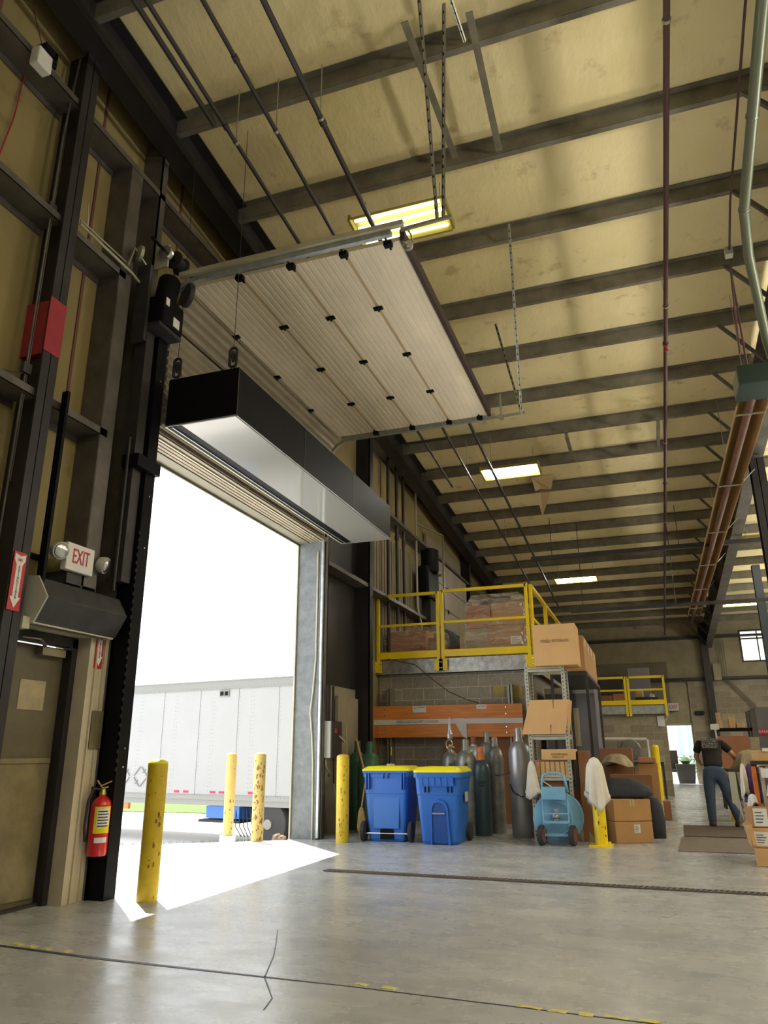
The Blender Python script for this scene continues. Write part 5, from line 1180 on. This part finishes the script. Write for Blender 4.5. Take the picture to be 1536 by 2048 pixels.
# ---- hose reel cart
hr = thing('hose_reel_cart', (0, 0, 0), 'light blue two wheeled hose reel cart standing before the grey shelving', 'hose reel cart')
mb = MB()
for s in (-1, 1):
    mb.tube([(s*.155, .02, .10), (s*.155, .0, .60)], .013, 8)
mb.bar((-.155, 0, .27), (.155, 0, .27), .02, .03).bar((-.155, .01, .12), (.155, .01, .12), .02, .03).bar((-.155, 0, .37), (.155, 0, .37), .015, .015)
mb.build('frame', 'lblue', hr, local=True)
MB().tube([(-.15, .0, .58), (-.15, 0, .74), (-.13, 0, .82), (-.07, 0, .85), (.06, 0, .85), (.12, 0, .82), (.145, 0, .74), (.165, -.01, .62)], .015, 8).build('handle_loop', 'lblue', hr, local=True, smooth=True)
MB().box(-.165, .135, -.07, .05, .535, .685).build('tray', 'lblue', hr, local=True, bevel=.006)
MB().tube([(-.14, -.06, .76), (-.03, -.08, .69)], .009, 6).build('steel_rod', 'chrome', hr, local=True)
rl = MB().lathe([(.12, -.01), (.285, -.01), (.30, .0), (.285, .01), (.12, .01)], (.0, .12, .31), 36, axis=(.25, -1, 0)).lathe([(.12, 0), (.12, .16)], (.0, .12, .31), 24, axis=(-.25, 1, 0)).build('reel_disc', 'lblue', hr, local=True, smooth='auto')
MB().lathe([(.12, -.01), (.29, -.01), (.30, .0), (.29, .01), (.12, .01)], (.05, .29, .31), 36, axis=(.25, -1, 0)).build('rear_reel_disc', 'lblue', hr, local=True, smooth='auto')
MB().tube([(.0+.20*math.cos(a), .10, .31+.20*math.sin(a)) for a in [2*PI*i/28 for i in range(28)]], .014, 6, closed=True).build('inner_ring', 'lblue', rl, local=True)
MB().lathe([(.0, 0), (.05, .0), (.045, .05), (.02, .08), (0, .085)], (.0, .1, .33), 16, axis=(0, -1, .1)).bar((.0, .05, .26), (0, .05, .42), .05, .02).build('crank_hub', 'chrome', rl, local=True)
for s in (-1, 1):
    wh = MB().lathe([(.06, -.03), (.105, -.032), (.12, -.02), (.12, .02), (.105, .032), (.06, .03)], (s*.19, -.02, .12), 22, axis=(1, .35*s*0-.3, 0)).build('wheel', 'rubber', hr, local=True, smooth='auto')
    MB().lathe([(0, -.03), (.085, -.034), (.085, .034), (0, .03)], (s*.19, -.02, .12), 18, axis=(1, -.3, 0)).build('hub', 'hub', wh, local=True)
    MB().bar((s*.155, .01, .12), (s*.14, .28, .0), .03, .02).build('foot', 'lblue', hr, local=True)
hr.location = (-1.27, 10.22, 0); hr.rotation_euler.z = .1

# ---- cardboard boxes beside the draped bollard
for z0, z1, lab in ((0, .255, 'lower'), (.26, .52, 'upper')):
    carton(-.72, -.22, 10.72, 11.2, z0, z1, 'card', '%s box of the two stacked right of the draped bollard' % lab, rot=.45, lab=[(.0, .08, .12, .22)] if z0 == 0 else None, tape=z0 > 0)
db = thing('heap_of_bags', (-.3, 11.5, .5), 'dark blue black bags slumped over the stacked boxes', 'bags')
MB().loft([rrect(.50, .42, .1, .53, -.42, 11.05), rrect(.60, .5, .12, .57, -.40, 11.08), rrect(.58, .5, .14, .66, -.42, 11.12), rrect(.44, .38, .12, .73, -.48, 11.15), rrect(.25, .2, .08, .77, -.52, 11.16)]).build('bag', 'darkbag', db, smooth=True)
MB().lathe([(.13, .0), (.14, .2), (.12, .40), (.07, .5), (0, .52)], (-.12, 11.5, 0), 12).build('bag', 'darkbag', db, smooth=True)
carton(-.86, -.36, 12.9, 13.4, .55, 1.16, 'cardd', 'tall dark open box behind the draped bollard', tape=False)
carton(-.70, -.1, 12.4, 12.85, 0, .78, 'cardd', 'wide dark box behind the dark bags', tape=False)
carton(-.30, .0, 13.0, 13.4, .0, .93, 'card', 'brown box stack end left of the far yellow bollard', tape=False)
carton(-.72, -.34, 12.95, 13.4, 0, .54, 'cardd', 'dark box carrying the tall dark open box', tape=False)
carton(-.28, -.02, 12.95, 13.35, .94, 1.02, 'cardp', 'flat brown box lying on the box stack end', tape=False)
drape('crumpled_paper', (-.6, 12.72), .15, .22, .92, 1.08, 'crumpled beige paper bulging from the dark open box', 11, m='bag', cat='paper', ell=.7)
carton(.02, .14, 14.4, 14.7, 0, .30, 'cardp', 'small reddish box standing alone on the floor near the far bollard', tape=False)
bf = bollard(.03, 27.0, 1.15, .12, 'yellowr', 'far thin yellow bollard right of the stacked boxes before the block wall')
bf.scale = (.75, .75, 1.1)
bf.location = (-.02, 20.2, 0); 
# ================================================================== SECOND MEZZANINE
m2_ = thing('mezzanine', (-2.0, 24, 0), 'distant second mezzanine over a mottled block room', 'mezzanine')
MB().box(-4.6, .42, 22.0, 27.0, 2.26, 2.32).build('deck', 'card', m2_); MB().box(-4.6, .42, 21.97, 22.0, 2.08, 2.30).box(.40, .42, 22, 27, 2.08, 2.3).build('rim_channel', 'galv', m2_)
S('wall_second_block_room', MB().box(-4.6, .34, 22.1, 22.3, 0, 2.08), 'blockfar')
S('wall_second_block_side', MB().box(.14, .34, 22.3, 27, 0, 2.08), 'blockfar')
for x0, x1, lab in ((-2.3, -1.5, 'hidden left'), (-1.44, -.62, 'middle'), (-.54, .38, 'right')):
    if lab == 'hidden left': continue
    railing('guard_railing', x0, x1, 21.95, 2.30, 3.08, '%s panel of the yellow railing on the distant second mezzanine' % lab, brackets=(), zb=2.02, r=.03)
railing('guard_railing', -2.4, -1.5, 21.95, 2.30, 3.08, 'leftmost panel of the yellow railing on the distant second mezzanine', brackets=(), zb=2.02, r=.03)
for (x0, x1, z1, m_, lab) in ((-1.35, -.75, 3.25, 'blackm', 'black tall crate on the distant mezzanine'), (-.55, .05, 3.42, 'cabgrey', 'grey tall crate on the distant mezzanine right of the black one'), (-1.4, -1.0, 2.62, 'cardd', 'low brown box on the distant mezzanine, left'), (-.98, -.62, 2.66, 'cardp', 'low reddish box on the distant mezzanine, middle')):
    carton(x0, x1, 23.2 if z1 > 3 else 22.5, 23.8 if z1 > 3 else 22.9, 2.32, z1, m_, lab, tape=False)
pw = thing('paper_roll', (-.25, 22.6, 2.32), 'pale roll of paper standing on the distant mezzanine', 'roll')
MB().lathe([(.10, 2.55), (.12, 2.56), (.12, 2.78), (.04, 2.78), (0, 2.78)], (-.28, 22.6, 0), 14).build('roll', 'bag', pw); MB().box(-.4, .2, 22.5, 22.9, 2.32, 2.55).build('tray', 'darkbag', pw)
drape('plastic_bag', (.05, 22.6), .08, .14, 2.32, 2.65, 'grey plastic bag on the distant mezzanine by the railing post', 3, m='silver', cat='bag')
wb = thing('pipe_rack', (-.75, 21.8, .8), 'white pipe frame standing before the mottled block wall', 'frame')
MB().tube([(-1.35, 21.85, 1.44), (-.20, 21.85, 1.42)], .04, 8).tube([(-.20, 21.85, 1.42), (-.16, 21.85, .0)], .035, 8).tube([(-1.35, 21.85, 1.44), (-1.35, 21.85, 0)], .035, 8).build('pipe', 'white', wb)
wfan = thing('floor_fan', (-.55, 21.4, 0), 'round grey fan standing before the white frame', 'fan')
MB().lathe([(.0, -.06), (.24, -.05), (.27, 0), (.24, .05), (0, .06)], (-.62, 21.4, 1.15), 24, axis=(0, 1, 0)).build('cage', 'silverd', wfan, smooth='auto'); MB().tube([(-.62, 21.4, .9), (-.62, 21.4, 0)], .03, 8).lathe([(.2, 0), (.2, .03)], (-.62, 21.4, 0), 16).build('stand', 'dark', wfan)
wbench = thing('workbench', (-.5, 20.9, 0), 'dark workbench before the mottled block wall', 'bench')
MB().box(-1.2, .15, 20.7, 21.2, .78, .86).build('top', 'dark', wbench)
for x in (-1.18, .1): MB().box(x, x+.05, 20.72, 20.77, 0, .78).build('leg', 'dark', wbench); MB().box(x, x+.05, 21.12, 21.17, 0, .78).build('leg', 'dark', wbench)
MB().box(.12, .30, 22.07, 22.1, 1.75, 2.02).build('wall_notice', 'paper', label='white notice on the corner of the mottled block wall', cat='notice')
exf = thing('exit_sign', (.7, 30.5, 2.55), 'small lit red and white exit sign above the far doorway', 'sign')
MB().box(.60, .96, 30.45, 30.55, 2.55, 2.82).build('sign_box', 'paper', exf); text('lettering', 'EXIT', .2, 'red', exf, (.78, 30.44, 2.68), (1, 0, 0), (0, 0, 1), sx=.75)
MB().box(2.5, 2.62, 20.3, 20.34, 1.2, 1.24).build('wall_hook', 'dark', label='small dark hook near the bluish column', cat='hook')
el = thing('emergency_light', (1.62, 30.4, 2.6), 'twin headed emergency light on the far block wall', 'emergency light')
MB().lathe([(0, -.08), (.07, -.05), (.07, .05), (0, .08)], (1.55, 30.45, 2.45), 10, axis=(0, 1, 0)).lathe([(0, -.08), (.07, -.05), (.07, .05), (0, .08)], (1.75, 30.45, 2.45), 10, axis=(0, 1, 0)).box(1.5, 1.8, 30.45, 30.53, 2.38, 2.52).build('heads', 'blackm', el)

# ================================================================== PERSON
def skin_mesh(name, verts, edges, m, parent, root=0, sub=2):
    me = bpy.data.meshes.new(name); me.from_pydata([v[:3] for v in verts], edges, []); o = bpy.data.objects.new(name, me); COL.objects.link(o)
    sk = o.modifiers.new('skin', 'SKIN'); sk.use_smooth_shade = True
    me.skin_vertices or None
    lay = me.skin_vertices[0].data if me.skin_vertices else None
    if lay is None:
        bm = bmesh.new(); bm.from_mesh(me); bm.verts.layers.skin.verify(); bm.to_mesh(me); bm.free(); lay = me.skin_vertices[0].data
    for i, v in enumerate(verts):
        r = v[3] if len(v) > 3 else .05; r2 = v[4] if len(v) > 4 else r
        lay[i].radius = (r, r2); lay[i].use_root = (i == root)
    sb = o.modifiers.new('sub', 'SUBSURF'); sb.levels = sub; sb.render_levels = sub
    dg = bpy.context.evaluated_depsgraph_get(); me2 = bpy.data.meshes.new_from_object(o.evaluated_get(dg)); bpy.data.objects.remove(o)
    me2.name = name; me2.materials.clear(); me2.materials.append(M[m]); o2 = bpy.data.objects.new(name, me2); COL.objects.link(o2)
    for p in me2.polygons: p.use_smooth = True
    if parent: o2.parent = parent
    return o2
def person():
    t = thing('person', (0, 0, 0), 'person in a black printed T-shirt and blue jeans bending over a workbench, seen from behind', 'person')
    # local frame: x right, y forward (away from camera), z up
    V = [(0, 0, .80, .11, .10),            # pelvis 0
         (0, .03, .93, .09, .075), (0, .10, 1.04, .09, .07), (.0, .22, 1.15, .10, .07), (0, .34, 1.20, .09, .06), # spine, chest, upper chest
         (0, .44, 1.22, .05, .05), (.02, .54, 1.20, .075, .085), (.02, .60, 1.13, .06, .07),           # neck, head, face
         (-.085, 0, .74, .088, .09), (-.10, -.01, .42, .062, .065), (-.11, -.03, .08, .040, .042), (-.11, .0, .035, .036, .03), (-.11, .13, .03, .035, .028),   # left leg
         (.095, .0, .74, .088, .09), (.17, .05, .43, .062, .065), (.26, -.02, .10, .040, .042), (.26, .0, .045, .036, .03), (.34, .10, .03, .035, .028),   # right leg
         (-.17, .30, 1.20, .058, .055), (-.24, .30, 1.00, .042, .042), (-.18, .50, .90, .03, .03), (-.15, .55, .89, .03, .02), # left arm
         (.17, .30, 1.20, .058, .055), (.30, .28, 1.05, .042, .042), (.36, .46, .93, .030, .030), (.37, .52, .92, .03, .02)]
    E_ = [(0, 1), (1, 2), (2, 3), (3, 4), (4, 5), (5, 6), (6, 7), (0, 8), (8, 9), (9, 10), (10, 11), (11, 12), (0, 13), (13, 14), (14, 15), (15, 16), (16, 17), (4, 18), (18, 19), (19, 20), (20, 21), (4, 22), (22, 23), (23, 24), (24, 25)]
    n = len(V); hands = []
    for base, s in ((21, -1), (25, 1)):
        bx, by, bz = V[base][:3]
        for q, (dx, dy, dz, L) in enumerate(((-.028, .05, 0, .030), (-.009, .055, .002, .034), (.010, .055, .002, .032), (.028, .05, 0, .026))):
            V.append((bx+dx, by+dy, bz+dz, .010)); V.append((bx+dx, by+dy+L, bz-.012, .008)); V.append((bx+dx, by+dy+L+.015, bz-.032, .007))
            m0 = len(V)-3; E_ += [(base, m0), (m0, m0+1), (m0+1, m0+2)]
        V.append((bx-s*.040, by+.01, bz, .011)); V.append((bx-s*.055, by+.04, bz-.012, .009)); m0 = len(V)-2; E_ += [(base, m0), (m0, m0+1)]
    body = skin_mesh('body', V, E_, 'skin', t)
    # jeans
    J = [(0, 0, .80, .15, .135), (0, .015, .89, .138, .115),
         (-.088, 0, .72, .103, .105), (-.10, -.01, .42, .078, .08), (-.11, -.03, .09, .062, .064), (-.11, -.03, .05, .06, .062),
         (.098, 0, .72, .103, .105), (.17, .05, .43, .078, .08), (.26, -.02, .11, .062, .064), (.265, -.02, .07, .06, .062)]
    skin_mesh('jeans', J, [(0, 1), (0, 2), (2, 3), (3, 4), (4, 5), (0, 6), (6, 7), (7, 8), (8, 9)], 'jeans', t)
    Sx = [(0, .10, 1.04, .155, .125), (0, -.0, .80, .150, .13), (0, .22, 1.16, .16, .12), (0, .33, 1.21, .14, .10), (0, .40, 1.225, .075, .065),
          (-.17, .29, 1.20, .078, .075), (-.235, .29, 1.06, .062, .062), (.17, .29, 1.20, .078, .075), (.285, .28, 1.08, .062, .062)]
    sh_ = skin_mesh('t_shirt', Sx, [(0, 1), (0, 2), (2, 3), (3, 4), (3, 5), (5, 6), (3, 7), (7, 8)], 'shirt', t)
    # print on the back of the shirt
    mb = MB(); rn = random.Random(1)
    for r_ in range(11):
        yy = .02+.022*r_
        x = -.12
        while x < .11:
            w_ = rn.uniform(.006, .03); z = 1.068+.0+.62*(yy-.02)
            mb.obox((x, yy-.03, z+.075), (1, 0, 0), (0, .83, .55), (0, -.55, .83), w_/2, .007, .004); x += w_+.008
    mb.build('shirt_print', 'print', sh_, local=True)
    MB().loft([rrect(.12, .14, .05, 1.19, .02, .56), rrect(.165, .19, .07, 1.24, .02, .55), rrect(.13, .15, .06, 1.29, .02, .53), rrect(.05, .06, .02, 1.305, .02, .53)]).build('hair', 'hair', t, local=True, smooth=True)
    for sx, sy, a in ((-.11, .05, 0), (.30, .03, -.6)):
        MB().loft([rrect(.10, .27, .04, .0), rrect(.105, .28, .045, .035), rrect(.085, .18, .04, .075, 0, -.04), rrect(.07, .09, .03, .11, 0, -.07)]).rot(a).move((sx, sy, 0)).build('shoe', 'shoe', t, local=True, smooth=True)
    t.location = (.82, 13.35, .016); t.rotation_euler.z = -.06; t.scale = (1.0, 1.0, 1.0)
    return t
person()

# ================================================================== WORK TABLE AND CLUTTER ON THE RIGHT
wt = thing('workbench', (1.45, 13.7, 0), 'metal legged workbench the person bends over', 'bench')
MB().box(1.02, 2.1, 13.35, 14.1, .80, .84).build('top', 'dark', wt)
for x in (1.12, 1.5, 2.02): MB().bar((x, 13.4, .8), (x+.08, 13.4, 0), .045, .045).build('leg', 'dark', wt)
for x in (1.12, 2.02): MB().bar((x, 14.05, .8), (x, 14.05, 0), .04, .04).build('leg', 'dark', wt)
MB().bar((1.14, 13.4, .25), (2.05, 13.4, .12), .03, .03).bar((1.14, 13.4, .55), (1.5, 13.4, .2), .03, .03).build('brace', 'dark', wt)
MB().box(1.02, 1.12, 13.3, 13.36, .25, .80).build('grey_side_board', 'boxgrey', label='grey board standing at the left end of the workbench', cat='board')
drape('clear_bag', (1.18, 13.15), .07, .10, .05, .42, 'clear plastic bag on the floor beside the shoe', 5, m='plastic', cat='bag')
drape('bundled_paper', (1.38, 13.6), .16, .24, .85, 1.13, 'pale wrapped bundle lying on the workbench', 6, m='bag', cat='bundle', ell=.8)
bollard(1.12, 14.5, .55, .05, 'yellowr', 'short yellow post showing beside the knee of the person')
bp_ = thing('brown_board', (1.3, 15.2, .8), 'large brown board standing behind the workbench', 'board')
MB().box(1.06, 1.55, 15.0, 15.06, .75, 1.36).build('panel', 'cardp', bp_)
MB().box(1.56, 1.72, 15.0, 15.06, .75, 1.34).build('beige_sheet', 'bag', label='narrow beige board right of the brown board', cat='board')
ph = thing('shelf_rack', (1.4, 17.5, 0), 'dark shelf with small tan cartons behind the brown board', 'shelving')
MB().box(1.2, 1.9, 17.4, 17.9, 1.50, 1.56).build('shelf', 'black', ph)
for x in (1.2, 1.86): MB().box(x, x+.04, 17.4, 17.44, 0, 1.9).build('upright', 'dark', ph); MB().box(x, x+.04, 17.86, 17.9, 0, 1.9).build('upright', 'dark', ph)
for i, (x0, x1, z0, z1, lab) in enumerate(((1.22, 1.36, 1.56, 1.72, 'lower left'), (1.22, 1.34, 1.725, 1.87, 'upper left'), (1.48, 1.6, 1.56, 1.78, 'middle'), (1.62, 1.78, 1.56, 1.66, 'right'))):
    carton(x0, x1, 17.45, 17.7, z0, z1, 'cardl', '%s small tan carton on the dark shelf behind the workbench' % lab, tape=True)
wp = thing('pole_sign', (1.04, 15.2, 0), 'white pole with a small white plate on top behind the person', 'pole')
MB().bar((1.03, 15, 1.55), (1.10, 15, .0), .03, .03).build('pole', 'white', wp); MB().box(.96, 1.10, 14.97, 14.99, 1.47, 1.57).build('plate', 'paper', wp)
# dark machine at the right edge with red sign
mc = thing('machine_cabinet', (2.1, 15.2, 0), 'dark green grey machine cabinet with a red strip at the right edge', 'machine')
MB().box(1.74, 2.8, 15.1, 15.9, 0, 1.85).build('body', 'cabgrey', mc)
MB().box(1.74, 2.5, 15.08, 15.1, 1.38, 1.48).build('red_strip', 'red', mc); text('lettering', 'DANGER', .06, 'paper', mc, (1.86, 15.075, 1.43), (1, 0, 0), (0, 0, 1))
MB().prism([(1.82, 1.09), (2.0, 1.09), (1.88, 1.24)], 15.06, 15.08, 'y').build('warning_triangle', 'yellowlid', mc)
# crates at the lower right
carton(.86, 1.55, 8.95, 9.5, .0, .17, 'cardl', 'lowest cardboard box of the stack at the right edge', tape=False, rot=-.08)
carton(.82, 1.5, 8.98, 9.5, .175, .36, 'cardl', 'second cardboard box from the floor in the stack at the right edge', tape=False, rot=-.03, lab=[(-.30, -.16, .02, .15)])
MB().prism([(.83, .20), (.79, .37), (.84, .39), (.86, .20)], 8.96, 9.4, 'y').build('cardboard_flap', 'cardl', label='torn cardboard flap sticking out left of the second box in the right stack', cat='cardboard flap')
carton(.84, 1.5, 9.0, 9.5, .365, .56, 'card', 'third cardboard box with a big white label in the stack at the right edge', tape=False, lab=[(-.30, -.17, .01, .18), (-.08, .02, .06, .15)])
fr = thing('leaning_offcuts', (1.1, 9.2, .57), 'orange and grey strips of material standing in the top box at the right edge', 'offcuts')
MB().box(.93, .97, 9.1, 9.16, .56, .95).build('orange_strip', 'orange', fr); MB().box(1.0, 1.04, 9.1, 9.16, .56, .94).build('grey_strip', 'boxgrey', fr); MB().box(1.06, 1.18, 9.15, 9.2, .6, .86).build('pink_film', 'pink', fr)
drape('purple_cloth', (.93, 9.35), .05, .08, .62, .98, 'purple and white cloth hanging left of the orange strip', 12, m='purple', cat='cloth')
drape('striped_cloth', (.86, 9.3), .03, .045, .66, .98, 'grey white cloth hanging at the left end of the right stack', 13, m='cloth', cat='cloth')
drape('crumpled_tissue', (.90, 9.12), .04, .055, .56, .68, 'crumpled white tissue on the third box of the right stack', 14, m='paper', cat='tissue')
drape('beige_apron', (1.17, 9.05), .06, .12, .70, 1.0, 'beige cloth draped over the top at the right edge', 15, m='cloth', cat='cloth')
carton(1.02, 1.6, 9.3, 9.8, 1.0, 1.11, 'cardl', 'orange tan box lid on top of the right hand clutter', tape=False)
MB().box(1.08, 1.6, 9.28, 9.32, 1.10, 1.135).build('white_sheet', 'paper', label='bright white sheet on the uppermost box at the right edge', cat='sheet')
carton(1.01, 1.08, 9.0, 9.1, .84, .93, 'paper', 'little white box between the purple and beige cloths', tape=False)
rk2 = thing('bench_frame', (1.35, 9.55, 0), 'dark frame carrying the clutter at the right edge', 'frame')
MB().box(1.0, 1.7, 9.25, 9.85, .965, 1.0).build('top', 'dark', rk2)
for x in (1.0, 1.66):
    for y in (9.55, 9.8): MB().box(x, x+.03, y, y+.03, 0, .965).build('leg', 'dark', rk2)
